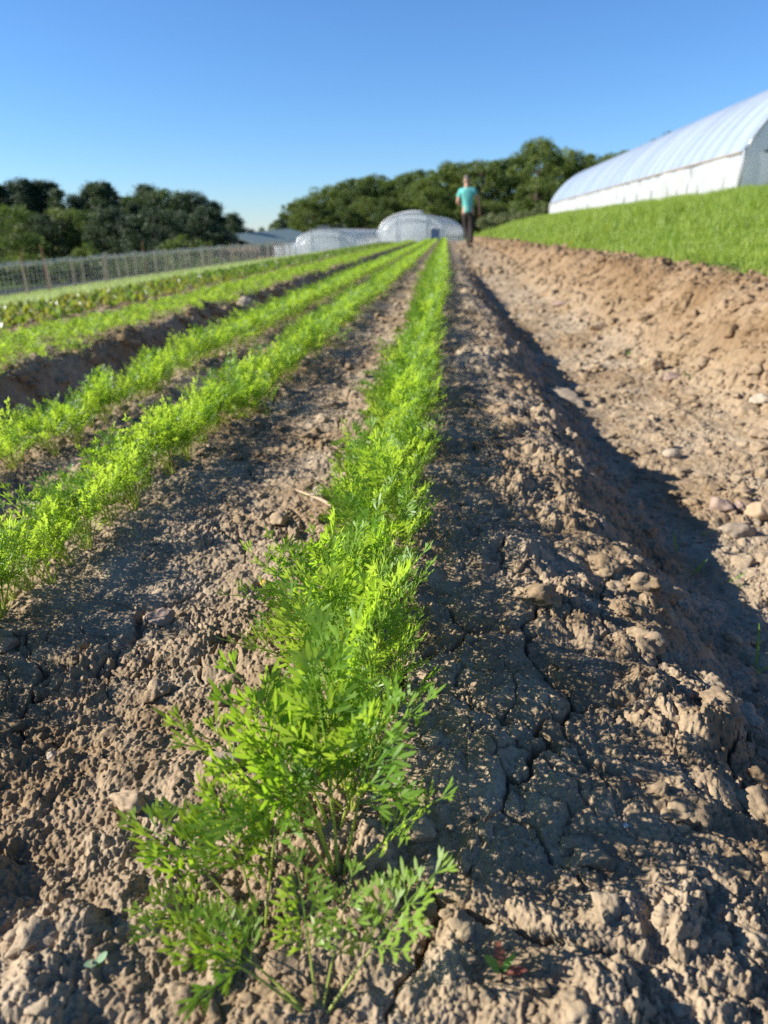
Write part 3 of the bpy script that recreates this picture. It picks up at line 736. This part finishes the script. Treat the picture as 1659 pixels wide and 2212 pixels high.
for px, py, lab, k in ((1632, 1450, 'long bladed grass weed at the frame edge in the shaded furrow', 4), (1498, 1248, 'short upright grass sprout in the shaded furrow', 3), (1576, 1252, 'pale spiky weed sprout right of the grass sprout in the furrow', 5), (1462, 1196, 'single thin grass blade above the sprouts in the furrow', 1),
                       (1515, 1150, 'small grass tuft at the shade line of the furrow', 2), (1395, 790, 'small pale weed tuft just left of the blocky upright stone', 6), (1490, 815, 'small green weed tuft right of the pinkish furrow stone', 6), (1355, 760, 'low green weed on the sunlit path beyond the blocky stone', 5)):
    t = place('grass_weed', lab, 'weed', px, py); rr = random.Random(px)
    for i in range(k):
        a = rr.uniform(0, 6.28); mb = MB(); ribbon(mb, (0, 0, -.003), (math.cos(a)*.6, math.sin(a)*.6, rr.uniform(.4, 1.1)), (-math.cos(a), -math.sin(a), .5), rr.uniform(.02, .05)*(1.6 if k == 4 else 1), rr.uniform(.003, .0055), .3)
        obj('blade', mb.mesh('blade', M['weed'], True), t)
p, q = on_ground(640, 1068), on_ground(752, 1118)
mb = MB(); mid = (p+q)/2+np.array([0, 0, .004])
mb.tube([p+[0, 0, .008], p*.7+q*.3+[0, 0, .009], mid+[0, 0, .006], p*.2+q*.8+[0, 0, .007], q+[0, 0, .004]], [.0012, .0022, .003, .0034, .003], 7)
tag(obj('straw_stalk', mb.mesh('straw_stalk', M['straw'], True)), 'dry tan straw stalk lying on the soil left of the middle row', 'straw')
p, q = on_ground(1062, 1258), on_ground(1150, 1180)

def build_litter():
    rr = random.Random(12); mb = MB()
    for i in range(330):
        y = math.exp(rr.uniform(math.log(.3), math.log(9))); x = rr.uniform(.45, 1.1) if i % 5 else rr.uniform(-.5, .2)
        if x < .4 and y < .5: continue
        a = rr.uniform(0, 6.28); L = rr.uniform(.008, .035)*(1 if x > .4 else .6)
        ribbon(mb, (x, y, gz(x, y, .006)+.002), (math.cos(a), math.sin(a), rr.uniform(-.05, .25)), (0, 0, 1), L, rr.uniform(.0009, .0022), rr.uniform(-.2, .3), 3)
    tag(obj('plant_litter', mb.mesh('plant_litter', M['straw'])), 'bits of dry straw and roots scattered over the furrow path and beds', 'litter', kind='stuff')
build_litter()

# ------------------------------------------------------------------ plastic tunnels
def tunnel(label, origin, yaw, pitch, L, W, hw, hp, nh, group=None, pipe=.03, door=None, gothic=.85, front=None, film='film', cat='greenhouse', curtain='curtain', ends=(1, 1), crown_bars=0):
    """high tunnel: axis +Y from the origin (middle of the near end), W wide, walls hw, ridge hp"""
    t = empty('plastic_tunnel', origin); t.rotation_euler = (pitch, 0, yaw); tag(t, label, cat, group)
    NA = 28
    def arch(k, r=0):
        if gothic: a = math.pi*k/NA; return np.array([-(W/2+r)*math.cos(a), 0, hw+(hp-hw+r)*math.sin(a)**gothic])
        s_ = hp-hw; Rc = (s_*s_+W*W/4)/(2*s_); am = math.asin(W/2/Rc); am = am if s_ < W/2 else math.pi-am; a = -am+2*am*k/NA
        return np.array([(Rc+r)*math.sin(a), 0, hp-Rc+(Rc+r)*math.cos(a)])
    S = 6; ny = nh*S+1; V, F = [], []
    rr = random.Random(int(W*100))
    bay = [rr.uniform(.5, 1.3) for _ in range(nh+1)]
    for j in range(ny):
        q = (j % S)/S; sag = -.115*math.sin(math.pi*q)*(W/9)*bay[j//S]
        for k in range(NA+1):
            p = arch(k, .03+sag*(.45+.55*math.sin(math.pi*k/NA))); V.append((p[0], L*j/(ny-1), p[2]))
    for j in range(ny-1):
        for k in range(NA): F.append((j*(NA+1)+k, (j+1)*(NA+1)+k, (j+1)*(NA+1)+k+1, j*(NA+1)+k+1))
    obj('roof_film', make_mesh('roof_film', V, F, M[film]), t)
    for s in (-1, 1):                          # roll-up side curtains, slightly creased
        V, F, nyc, nz = [], [], 260 if L > 40 else 90, 7
        for j in range(nyc):
            y = L*j/(nyc-1); edge = math.exp(-y/.7)
            for k in range(nz):
                z = hw*k/(nz-1); f = float(perlin(np.array([y*.9+z*.5]), np.array([z*.5+s]), 81)[0])*.16+float(perlin(np.array([y*3.1+z*.9]), np.array([z*1.1]), 82)[0])*.09
                f += edge*.10*math.sin(y*19+z*1.2); f *= (1-abs(2*z/hw-1)**3)*.8+.25
                V.append((s*(W/2+.015+f*.8), y, z-.02))
        for j in range(nyc-1):
            for k in range(nz-1): F.append((j*nz+k, (j+1)*nz+k, (j+1)*nz+k+1, j*nz+k+1))
        obj('side_curtain', make_mesh('side_curtain', V, F, M[curtain]), t)
        mb = MB(); mb.box((s*(W/2+.06), L/2, hw+.01), (.03, L, .055)); obj('hip_board', mb.mesh('hip_board', M['board']), t)
        mb = MB(); mb.box((s*(W/2+.06), L/2, .06), (.04, L, .14)); obj('base_board', mb.mesh('base_board', M['board']), t)
    hoop0 = None
    for j in range(nh+1):
        if hoop0 is None:
            mb = MB(); mb.tube([np.array([-W/2, 0, -.05])]+[arch(k) for k in range(NA+1)]+[np.array([W/2, 0, -.05])], pipe, 6); hoop0 = mb.mesh('hoop', M['pipe'], True)
        obj('hoop', hoop0, t, loc=(0, L*j/nh, 0))
    for x_, k in ((0, NA/2), (-.6, NA*.3), (.6, NA*.7)):
        p = arch(k, -.05); mb = MB(); mb.tube([(p[0], 0, p[2]), (p[0], L, p[2])], pipe*.8, 6); obj('purlin', mb.mesh('purlin', M['pipe'], True), t)
    for e, y in zip(ends, (-.02, L+.02)):
        if not e: continue
        P = [np.array([-W/2, y, 0])]+[arch(k)+[0, y, 0] for k in range(NA+1)]+[np.array([W/2, y, 0])]
        c = np.array([0, y, hw*.8]); V = [c]+P; F = [(0, i, i+1) for i in range(1, len(P))]+[(0, len(P), 1)]
        w = obj('end_wall', make_mesh('end_wall', V, F, M['end_film'], smooth=False), t)
        mb = MB(); mb.tube([p-[0, .03 if y < 1 else -.03, 0] for p in P], pipe*1.3, 6); obj('end_frame', mb.mesh('end_frame', M['pipe'], True), w)
    yf = -.06
    if front == 'posts':
        for x_ in (-W/2+.92, -W/2+2.6, W/2-2.6, W/2-.92):
            zt = hw+(hp-hw)*max(0, 1-(abs(x_)/(W/2))**2)**.5
            mb = MB(); mb.box((x_, yf, zt/2), (.07, .05, zt)); obj('end_post', mb.mesh('end_post', M['dark_pipe']), t)
        mb = MB(); mb.box((0, yf-.05, hw+.02), (W-1.15, .05, .07)); obj('end_rail', mb.mesh('end_rail', M['dark_pipe']), t)
        for s in (-1, 1):
            mb = MB(); mb.tube([(s*(W/2-.70), yf-.09, hw+.04), (s*(W/2-.95), yf-.09, hw+.30), (s*(W/2-1.4), yf-.09, hw+.55)], .025, 6); obj('end_brace', mb.mesh('end_brace', M['dark_pipe'], True), t)
    if front == 'frames':
        for x_ in (-W*.22, W*.22):
            zt = hw+(hp-hw)*max(0, 1-(abs(x_)/(W/2))**2)**.5-.05
            mb = MB(); mb.box((x_, yf, zt/2), (.08, .06, zt)); obj('end_post', mb.mesh('end_post', M['pipe']), t)
        mb = MB(); mb.box((0, yf-.06, hw*.55), (W*.97, .05, .10)); obj('end_rail', mb.mesh('end_rail', M['curtain']), t)
        a = [arch(k, -.5)+[0, yf-.03, 0] for k in range(2, NA-1)]
        mb = MB(); mb.tube(a, .045, 6); obj('inner_arch', mb.mesh('inner_arch', M['pipe'], True), t)
    if door:
        x_, w_, h_ = door; mb = MB(); mb.box((x_, yf-.03, h_/2), (w_, .05, h_)); d = obj('door', mb.mesh('door', M['blue_door']), t)
        mb = MB()
        for s in (-1, 1): mb.box((x_+s*(w_/2+.05), yf-.03, h_/2+.03), (.09, .08, h_+.06))
        mb.box((x_, yf-.03, h_+.06), (w_, .08, .11)); obj('door_frame', mb.mesh('door_frame', M['curtain']), d)
        mb = MB(); mb.box((x_+w_*.35, yf-.08, h_*.45), (.05, .05, .16)); obj('handle', mb.mesh('handle', M['pipe']), d)
    for i in range(crown_bars):
        y = .6+i*.9; mb = MB()
        mb.tube([arch(k, .10+.06*i)+[0, y, 0] for k in range(5, 17)], .05, 6); obj('roof_vent_bow', mb.mesh('roof_vent_bow', M['curtain'], True), t)
    return t
# large tunnel on the bank at right: its near left corner and its far left corner
A = at_depth(1590, 421, 22); Wb = 9.2
tunnel('long white film tunnel on the grassy bank at right with creased side curtain', (A[0]+Wb/2, A[1], A[2]-.05), 0, 0, 43, Wb, 1.22, 4.16, 34, front='posts', gothic=0)
def far_tunnel(label, lx, ly, rx, topy, D, vpx, L, **k):
    p = at_depth(lx, ly, D); q = at_depth(rx, ly, D); W = float(np.linalg.norm(q-p)); H = (ly-topy)/F_PX*D
    a = math.atan2(vpx-963, F_PX); mid = (p+q)/2
    return tunnel(label, (mid[0], mid[1], p[2]-.25), -a, 0, L, W, H*.30+.25, H+.25, max(6, int(L/1.5)), pipe=.035, film='film_white', **k)
far_tunnel('biggest of the far white tunnels with a blue door and stepped roof hoops', 815, 532, 962, 466, 63, 1110, 21, front='frames', door=(2.1, .8, 1.7), crown_bars=3)
far_tunnel('round far white tunnel with an inner arch, left of the blue door tunnel', 638, 560, 773, 499, 56, 985, 34, front='frames')
far_tunnel('small low white tunnel half hidden at the left of the round far tunnel', 592, 560, 660, 526, 60, 985, 16)

# ------------------------------------------------------------------ long sheds behind
def shed(label, lx, rx, yr, ye, D, roof, depth=9):
    p = at_depth(lx, ye, D); q = at_depth(rx, ye-(rx-lx)*.13, D*1.12); zr = (ye-yr)/F_PX*D
    t = empty('long_shed', tuple((p+q)/2)); t.rotation_euler = (0, 0, math.atan2(q[1]-p[1], q[0]-p[0])); tag(t, label, 'shed')
    L = float(np.linalg.norm((q-p)[:2])); h = L/2; ti = (q[2]-p[2])/L
    mb = MB(); V = [(-h, 0, -ti*h), (h, 0, ti*h), (h, depth/2, zr+ti*h), (-h, depth/2, zr-ti*h), (-h, depth, -ti*h), (h, depth, ti*h)]
    o = .12; V2 = [(x, y, z-o) for x, y, z in V]
    mb.add(V+V2, [(0, 1, 2, 3), (3, 2, 5, 4), (7, 6, 9, 8), (8, 9, 10, 11), (0, 6, 7, 1), (4, 5, 11, 10), (0, 3, 9, 6), (3, 4, 10, 9), (1, 7, 8, 2), (2, 8, 11, 5)])
    obj('roof', mb.mesh('roof', M[roof]), t)
    mb = MB(); z0 = -4
    a = [(-h+.3, .4), (h-.3, .4), (h-.3, depth-.4), (-h+.3, depth-.4)]
    V = [(x, y, z0) for x, y in a]+[(x, y, ti*x-.05) for x, y in a]
    mb.add(V, [(0, 1, 5, 4), (1, 2, 6, 5), (2, 3, 7, 6), (3, 0, 4, 7)]); obj('wall', mb.mesh('wall', M['barn']), t)
    return t
shed('long low shed with a green metal roof behind the small tunnel', 564, 690, 509, 529, 78, 'roof_green')
shed('shed with a dark grey roof between the two bigger far tunnels', 745, 840, 490, 506, 100, 'roof_grey')
t = empty('yellow_bin', tuple(at_depth(577, 572, 50)), .4); tag(t, 'small yellow crate standing at the far end of the net fence', 'crate')
mb = MB(); mb.box((0, 0, .45), (1.0, 1.0, .1)); mb.box((0, .47, .22), (1.0, .06, .55)); mb.box((0, -.47, .22), (1.0, .06, .55)); mb.box((.47, 0, .22), (.06, .88, .55)); mb.box((-.47, 0, .22), (.06, .88, .55)); obj('box', mb.mesh('box', M['yellow']), t)
mb = MB(); mb.box((0, 0, -.12), (1.0, 1.0, .12)); obj('pallet', mb.mesh('pallet', M['wood']), t)

# ------------------------------------------------------------------ net fences at left
def net_fence(label, P, posts, hgt, tall=()):
    rr = random.Random(len(posts)+7)
    t = empty('net_fence', (P[0][0], P[0][1], float(terrain(P[0][0], P[0][1])))); tag(t, label, 'fence', None)
    o0 = np.array(t.location)
    P = [np.array(p, float) for p in P]; cum = np.concatenate([[0], np.cumsum([np.linalg.norm(b-a) for a, b in zip(P[:-1], P[1:])])])
    def at(s): return np.array([np.interp(s, cum, [p[0] for p in P]), np.interp(s, cum, [p[1] for p in P])])
    for k, s in enumerate(posts):
        p = at(s); z = float(terrain(*p)); h = hgt*rr.uniform(.97, 1.08)+(.30 if k in tall else 0); ln = rr.uniform(-.07, .05)
        mb = MB(); b = np.array([p[0], p[1], z-.1])-o0; tp = b+np.array([ln, ln*.4, h+.1]); mb.tube([b, (b+tp)/2+[.008, 0, 0], tp], [.026, .025, .022], 5)
        obj('post', mb.mesh('post', M['wood_brown' if k in tall else 'wood']), t)
    L = cum[-1]; mb = MB(); nv = int(L/.165); sag = lambda s: 1-.05*math.sin(s*1.7)**2
    rows = [.04, .18, .33, .48, .63, .78, .90, .97]
    for r in rows:
        pts = []
        for i in range(nv+1):
            s = L*i/nv; p = at(s); pts.append(np.array([p[0]+.03, p[1], float(terrain(*p))+hgt*r*(sag(s) if r > .3 else 1)+.012*math.sin(s*5+r*9)])-o0)
        mb.tube(pts, .0035 if r < .85 else .011, 3, cap=False)
    for i in range(nv+1):
        s = L*i/nv; p = at(s); z = float(terrain(*p))
        mb.tube([np.array([p[0]+.03+.02*math.sin(s*3), p[1], z+.02])-o0, np.array([p[0]+.03, p[1], z+hgt*.97*sag(s)])-o0], .0032, 3, cap=False)
    for i in range(nv*3):                       # bunched net along the top cord
        s = L*rr.random(); p = at(s); z = float(terrain(*p))+hgt*sag(s)*.95; a = np.array([p[0]+.03, p[1], z])-o0
        mb.tube([a+[0, -.06, rr.uniform(-.09, .03)], a+[.02, .0, rr.uniform(-.03, .06)], a+[0, .07, rr.uniform(-.10, .03)]], .006, 3, cap=False)
    obj('net', mb.mesh('net', M['net']), t)
rf = random.Random(3)
pa = [float(k)*1.05+rf.uniform(-.25, .25) for k in range(27)]; pb = [float(k)*1.35+rf.uniform(-.3, .3) for k in range(24)]
net_fence('net fence on weathered wooden stakes in the pale grass, nearer one', [(-10.6, 13.0), (-9.4, 20.5), (-8.9, 30), (-8.2, 40)], pa, .82, (5,))
net_fence('second line of net fence standing just behind the nearer one', [(-12.2, 14.0), (-10.9, 22.5), (-10.2, 33), (-9.4, 44)], pb, .86, (4, 9))

# ------------------------------------------------------------------ trees
def leaf_quads(C, size, rng, up=.25, elong=1.0):
    n = len(C); nrm = rng.normal(size=(n, 3)); nrm[:, 2] += up; nrm /= np.linalg.norm(nrm, axis=1)[:, None]
    a = np.cross(nrm, rng.normal(size=(n, 3))); a /= np.linalg.norm(a, axis=1)[:, None]; b = np.cross(nrm, a); s = size*rng.uniform(.6, 1.3, n); s = s[:, None]
    V = np.stack([C-a*s*elong*.5, C-b*s*.42+nrm*s*.1, C+a*s*elong*.5, C+b*s*.42+nrm*s*.1], 1).reshape(-1, 3)
    F = np.arange(n*4).reshape(-1, 4); return V, F
def crown_proto(seed, kind):
    """unit tree: height 1; returns crown (V, F), trunk builder points"""
    rng = np.random.default_rng(seed); C = []
    limbs = []
    if kind == 'oak':
        nb = 64; z = rng.uniform(.06, .96, nb); prof = np.interp(z, [.05, .2, .45, .7, .9, 1.0], [.34, .40, .42, .36, .22, .06])
        a = rng.uniform(0, 6.283, nb); rr = prof*np.sqrt(rng.uniform(.25, 1, nb)); B = np.stack([np.cos(a)*rr, np.sin(a)*rr, z], 1); S = rng.uniform(.06, .13, nb)
        for p, s in zip(B, S):
            n = 210; q = rng.normal(size=(n, 3)); q /= np.linalg.norm(q, axis=1)[:, None]; C.append(p+q*s*np.array([1.1, 1.1, .75])*rng.uniform(.55, 1.08, n)[:, None])
        limbs = B[::4]; size = .024; el = 1.0
    elif kind == 'pine':
        nb = 34; z = np.sort(rng.uniform(.22, .985, nb)); prof = np.interp(z, [.2, .4, .65, .85, 1.0], [.20, .27, .20, .10, .02])*rng.uniform(.5, 1.25, nb)
        a = np.arange(nb)*2.4+rng.uniform(-.5, .5, nb); B = np.stack([np.cos(a)*prof*.8, np.sin(a)*prof*.8, z], 1)
        for p, r in zip(B, prof):
            n = 190; t = rng.uniform(.15, 1.15, n)[:, None]; q = rng.normal(size=(n, 3))*np.array([.042, .042, .020])*(1+r)
            C.append(np.array([0, 0, p[2]-.05])*(1-t)+p*t+q+np.array([0, 0, .02]))
        limbs = B[::2]; size = .022; el = 1.4
    else:                                       # bush
        nb = 30; a = rng.uniform(0, 6.283, nb); rr = .55*np.sqrt(rng.uniform(0, 1, nb)); z = rng.uniform(.1, 1, nb)*np.sqrt(1-(rr/.75)**2); B = np.stack([np.cos(a)*rr, np.sin(a)*rr, z*.85], 1)
        for p in B:
            n = 100; q = rng.normal(size=(n, 3)); q /= np.linalg.norm(q, axis=1)[:, None]; C.append(p+q*rng.uniform(.10, .18)*rng.uniform(.5, 1.05, n)[:, None])
        limbs = B[::4]; size = .06; el = 1.0
    V, F = leaf_quads(np.concatenate(C), size, rng, .3, el)
    mb = MB()
    top = .9 if kind != 'bush' else .5
    mb.tube([(0, 0, -.12), (.004, 0, .15), (-.006, .006, .5), (0, 0, top)], [.020, .016, .011, .003] if kind != 'bush' else [.03, .025, .02, .006], 7)
    for p in limbs:
        z0 = max(.05, p[2]-.14); mb.tube([(0, 0, z0), (p[0]*.5, p[1]*.5, z0+.05), (p[0], p[1], p[2])], [.008, .006, .002], 4, cap=False)
    return V, F, mb
TREE = {}
for kind, mats_, n in (('oak', ('oak', 'oak_light', 'pine'), 5), ('pine', ('pine',), 4), ('bush', ('bush', 'oak', 'oak_light'), 3)):
    for i in range(n):
        V, F, mb = crown_proto(500+i+len(kind)*10, kind); tr = mb.mesh('trunk', M['bark'], True)
        for mm in mats_: TREE[kind, mm, i] = (make_mesh('crown', V, F, M[mm]), tr)
rt = random.Random(17)
def tree(px, ytop, ybase, D, kind, mm, label, name, cat='tree', group=None, wid=1.0, i=None):
    b = at_depth(px, ybase, D); tp = at_depth(px, ytop, D); h = float(tp[2]-b[2])
    n = 5 if kind == 'oak' else 4 if kind == 'pine' else 3; i = rt.randrange(n) if i is None else i
    cm, tr = TREE[kind, mm, i]; t = empty(name, tuple(b), rt.uniform(0, 6.28)); tag(t, label, cat, group)
    t.scale = (h*wid, h*wid, h)
    obj('crown', cm, t); obj('trunk', tr, t)
G1, G2 = 'dark trees of the wood behind the net fence', 'broadleaf trees of the wood behind the far tunnels'
PN, LN, RN = 'dark conifer in the shaded wood behind the net fence', 'dark broadleaf tree in the wood behind the net fence', 'rounded broadleaf tree in the wood behind the far tunnels'
for px, yt, k in ((-60, 405, 'p'), (2, 398, 'p'), (62, 396, 'p'), (138, 404, 'p'), (226, 402, 'p'), (252, 399, 'p'), (334, 406, 'p'), (410, 420, 'p'), (512, 462, 'p'), (34, 408, 'p'), (84, 392, 'p'), (112, 398, 'p'), (150, 418, 'p'), (183, 424, 'p'), (212, 416, 'p'), (240, 410, 'p'), (262, 416, 'p'), (292, 428, 'o'), (322, 424, 'o'), (350, 414, 'o'), (378, 412, 'o'), (404, 432, 'o'), (428, 424, 'o'), (452, 448, 'o'), (476, 440, 'p'), (500, 470, 'o'), (524, 480, 'p'), (548, 500, 'o'),
                  (-20, 450, 'o'), (60, 452, 'o'), (120, 462, 'o'), (165, 452, 'o'), (205, 456, 'o'), (250, 450, 'o'), (300, 462, 'o'), (345, 452, 'o'), (390, 460, 'o'), (440, 474, 'o'), (490, 500, 'o')):
    far = yt < 446 or k == 'p' or px > 499
    D = rt.uniform(84, 96) if far else rt.uniform(70, 80)
    tree(px, yt, 596+rt.uniform(-3, 4), D, 'pine' if k == 'p' else 'oak', 'pine' if k == 'p' or rt.random() < .75 else 'oak', PN if k == 'p' else LN, 'conifer_tree' if k == 'p' else 'broadleaf_tree', 'conifer' if k == 'p' else 'tree', G1+(' (conifers)' if k == 'p' else ''), rt.uniform(.9, 1.2)*(.9 if k == 'p' else 1.05))
tree(44, 446, 600, 62, 'oak', 'oak_light', 'lighter green rounded tree standing before the dark conifers at far left', 'broadleaf_tree', wid=1.15, i=0)
tree(205, 520, 600, 58, 'bush', 'oak_light', 'light green shrub at the foot of the dark wood behind the net fence', 'shrub', 'shrub', wid=1.1)
tree(405, 500, 598, 60, 'bush', 'oak', 'low brownish shrub at the right foot of the dark wood', 'shrub', 'shrub', wid=1.2)
for px in range(-60, 570, 34):
    tree(px+rt.uniform(-8, 8), 548+rt.uniform(-14, 12), 612, rt.uniform(50, 58), 'bush', 'oak', 'dark understorey shrub in the shade behind the net fence', 'shrub', 'shrub', 'dark shrubs behind the net fence', 1.5)
for px, yt in ((545, 496), (566, 492), (590, 484), (606, 474), (618, 468), (630, 440), (652, 432), (680, 420), (702, 404), (730, 408), (762, 390), (790, 384), (820, 386), (850, 388), (880, 376), (905, 370), (940, 366), (970, 360), (1005, 356), (1035, 352), (1062, 350), (1095, 345), (1125, 336), (1190, 342), (1222, 326), (1255, 334), (1285, 348), (1312, 342), (1342, 332), (1372, 320), (1405, 306), (1440, 294)):
    D = rt.uniform(108, 122)
    tree(px, yt+rt.uniform(-3, 3), 520+rt.uniform(-4, 4)-max(0, px-1000)*.10, D, 'oak', 'oak' if rt.random() < .65 else 'oak_light', RN, 'broadleaf_tree', 'tree', G2, rt.uniform(.85, 1.12))
for px in range(664, 1330, 42):
    tree(px+rt.uniform(-10, 10), 446-(px-600)*.045+rt.uniform(-14, 14), 520-max(0, px-1000)*.10, rt.uniform(98, 104), 'oak', 'oak' if rt.random() < .7 else 'oak_light', RN, 'broadleaf_tree', 'tree', G2, rt.uniform(.95, 1.25))
tree(1153, 312, 500, 96, 'oak', 'oak', 'tallest domed tree standing above the wood, right of the walking person', 'broadleaf_tree', wid=.85, i=1)
tree(930, 384, 520, 92, 'oak', 'oak_light', 'lighter yellow green tree in the wood just left of the walking person', 'broadleaf_tree', wid=.95, i=2)
tree(610, 476, 545, 90, 'pine', 'pine', 'small pointed conifer at the left end of the wood behind the shed', 'conifer_tree', 'conifer')
for px, yt, yb, D, lab in ((1092, 446, 498, 70, 'grey green bush on the slope right behind the walking person'), (1140, 452, 486, 66, 'grey green bush between the walking person and the long tunnel'), (1172, 440, 474, 84, 'olive bush at the far end of the long tunnel'), (1050, 464, 500, 66, 'low grey bush just behind the shoulder of the bank')):
    tree(px, yt, yb, D, 'bush', 'bush', lab, 'bush', 'bush', wid=1.3)

# ------------------------------------------------------------------ the walking person
def skin_mesh(name, nodes, edges, m, sub=2, root=0):
    """one continuous surface grown round a skeleton: nodes (x, y, z, rx, ry)"""
    me = bpy.data.meshes.new(name); me.from_pydata([n[:3] for n in nodes], edges, []); o = bpy.data.objects.new(name, me); COL.objects.link(o)
    o.modifiers.new('skin', 'SKIN').use_smooth_shade = True
    sk = me.skin_vertices[0] if me.skin_vertices else None
    for i, n in enumerate(nodes): sk.data[i].radius = (n[3], n[4] if len(n) > 4 else n[3]); sk.data[i].use_root = i == root
    o.modifiers.new('sub', 'SUBSURF').levels = sub; o.modifiers['sub'].render_levels = sub
    dg = bpy.context.evaluated_depsgraph_get(); new = bpy.data.meshes.new_from_object(o.evaluated_get(dg)); new.name = name
    bpy.data.objects.remove(o); new.materials.clear(); new.materials.append(M[m]); new.polygons.foreach_set('use_smooth', np.ones(len(new.polygons), bool))
    return new
def build_person():
    g = on_ground(1013, 536)
    t_h = 1.0
    # local frame: x right, y ahead (walks away), z up, metres for a 1.78 m figure
    N, E = [], []
    def add(p, r, link=None, ry=None):
        N.append((*p, r, ry or r)); k = len(N)-1
        if link is not None: E.append((link, k))
        return k
    pel = add((0, 0, .95), .125, ry=.105); wst = add((-.005, 0, 1.10), .118, pel, .095); ch = add((-.01, .01, 1.30), .145, wst, .105); nb = add((-.015, .02, 1.45), .085, ch, .07)
    nk = add((-.02, .035, 1.535), .052, nb); hd0 = add((-.02, .055, 1.615), .070, nk, .078); hd1 = add((-.02, .055, 1.70), .074, hd0, .09); add((-.02, .05, 1.755), .048, hd1, .055)
    def hand(w, d, side):
        d = np.array(d, float); d /= np.linalg.norm(d); s = np.cross(d, [0, 1., 0]); s /= np.linalg.norm(s)
        pw = np.array(N[w][:3]); pm = pw+d*.075; m = add(tuple(pm), .034, w, .016)
        for k, (o, l) in enumerate(((-.03, .062), (-.01, .075), (.01, .070), (.03, .052))):
            a = pm+s*o+d*.03; i1 = add(tuple(a), .0095, m); i2 = add(tuple(a+d*l*.5+np.array([0, .012, 0])), .009, i1); add(tuple(a+d*l+np.array([0, .035, 0])), .007, i2)
        a = pw+d*.035+np.array([0, .03, 0]); i1 = add(tuple(a), .011, w); add(tuple(a+d*.05+np.array([0, .02, 0])), .009, i1)
    # left arm: elbow back and out, forearm forward; right arm: elbow out, hand low
    sl = add((-.185, .015, 1.405), .062, ch); el = add((-.265, -.05, 1.135), .043, sl); wl = add((-.20, .17, 1.07), .030, el); hand(wl, (.25, .9, .05), -1)
    sr = add((.165, .015, 1.405), .062, ch); er = add((.275, .01, 1.17), .043, sr); wr = add((.30, .07, .93), .030, er); hand(wr, (.05, .2, -1), 1)
    hl = add((-.085, 0, .90), .095, pel); kl = add((-.045, .10, .50), .062, hl); al = add((.015, .05, .10), .040, kl); fl = add((.01, .16, .045), .036, al, .03); add((.01, .22, .035), .028, fl, .022)
    hr = add((.085, 0, .90), .095, pel); kr = add((.085, .02, .49), .062, hr); ar = add((.075, -.12, .12), .040, kr); fr = add((.08, -.02, .05), .036, ar, .03); add((.08, .05, .035), .028, fr, .022)
    body = skin_mesh('person', N, E, 'skin')
    sc = 1.87/1.80
    o = obj('person', body, loc=(g[0]-.02, g[1], float(terrain(g[0], g[1]))+.0), rot=(0, R_(-3), R_(-2)), scale=(sc,)*3)
    tag(o, 'person in a teal t-shirt, dark trousers and grey cap walking away up the furrow', 'person')
    S = lambda *r: list(r)
    shirt = [(0, 0, .845, .165, .14), (0, 0, .95, .152, .128), (-.005, 0, 1.10, .145, .12), (-.01, .01, 1.30, .165, .125), (-.015, .02, 1.44, .105, .085), (-.018, .028, 1.495, .062, .06),
             (-.180, .015, 1.405, .082, .08), (-.236, -.022, 1.235, .076, .076), (.160, .015, 1.405, .082, .08), (.222, .012, 1.285, .076, .076)]
    obj('shirt', skin_mesh('shirt', shirt, [(0, 1), (1, 2), (2, 3), (3, 4), (4, 5), (3, 6), (6, 7), (3, 8), (8, 9)], 'shirt'), o)
    tr = [(0, 0, 1.0, .138, .115), (0, 0, .92, .14, .12), (-.085, 0, .86, .112, .112), (-.045, .10, .50, .085, .085), (.0, .06, .27, .072, .072), (.015, .05, .09, .062, .066), (.085, 0, .86, .112, .112), (.085, .02, .49, .085, .085), (.078, -.06, .28, .072, .072), (.075, -.12, .11, .062, .066)]
    obj('trousers', skin_mesh('trousers', tr, [(0, 1), (1, 2), (2, 3), (3, 4), (4, 5), (1, 6), (6, 7), (7, 8), (8, 9)], 'trousers'), o)
    for sh in ([(.013, .02, .075, .05, .05), (.01, .10, .048, .048, .042), (.01, .20, .042, .045, .035), (.01, .25, .04, .036, .028)], [(.077, -.15, .085, .05, .05), (.08, -.08, .055, .048, .042), (.08, .03, .042, .045, .035), (.08, .08, .04, .036, .028)]):
        obj('shoe', skin_mesh('shoe', sh, [(0, 1), (1, 2), (2, 3)], 'shoe'), o)
    cp = skin_mesh('cap', [(-.02, .045, 1.675, .088, .098), (-.02, .048, 1.735, .080, .092), (-.02, .05, 1.785, .045, .05)], [(0, 1), (1, 2)], 'cap')
    obj('cap', cp, o)
    obj('cap_brim', skin_mesh('cap_brim', [(-.02, .13, 1.70, .07, .012), (-.02, .20, 1.69, .06, .008)], [(0, 1)], 'cap'), o)
    for s in (-1, 1): obj('ear', skin_mesh('ear', [(-.02+s*.082, .05, 1.64, .012, .02), (-.02+s*.086, .045, 1.665, .012, .022)], [(0, 1)], 'skin'), o)
    obj('nose', skin_mesh('nose', [(-.02, .135, 1.655, .010, .012), (-.02, .155, 1.63, .014, .014)], [(0, 1)], 'skin'), o)
    obj('hair', skin_mesh('hair', [(-.02, .02, 1.665, .078, .082), (-.02, .005, 1.60, .060, .055)], [(0, 1)], 'cap'), o)
build_person()
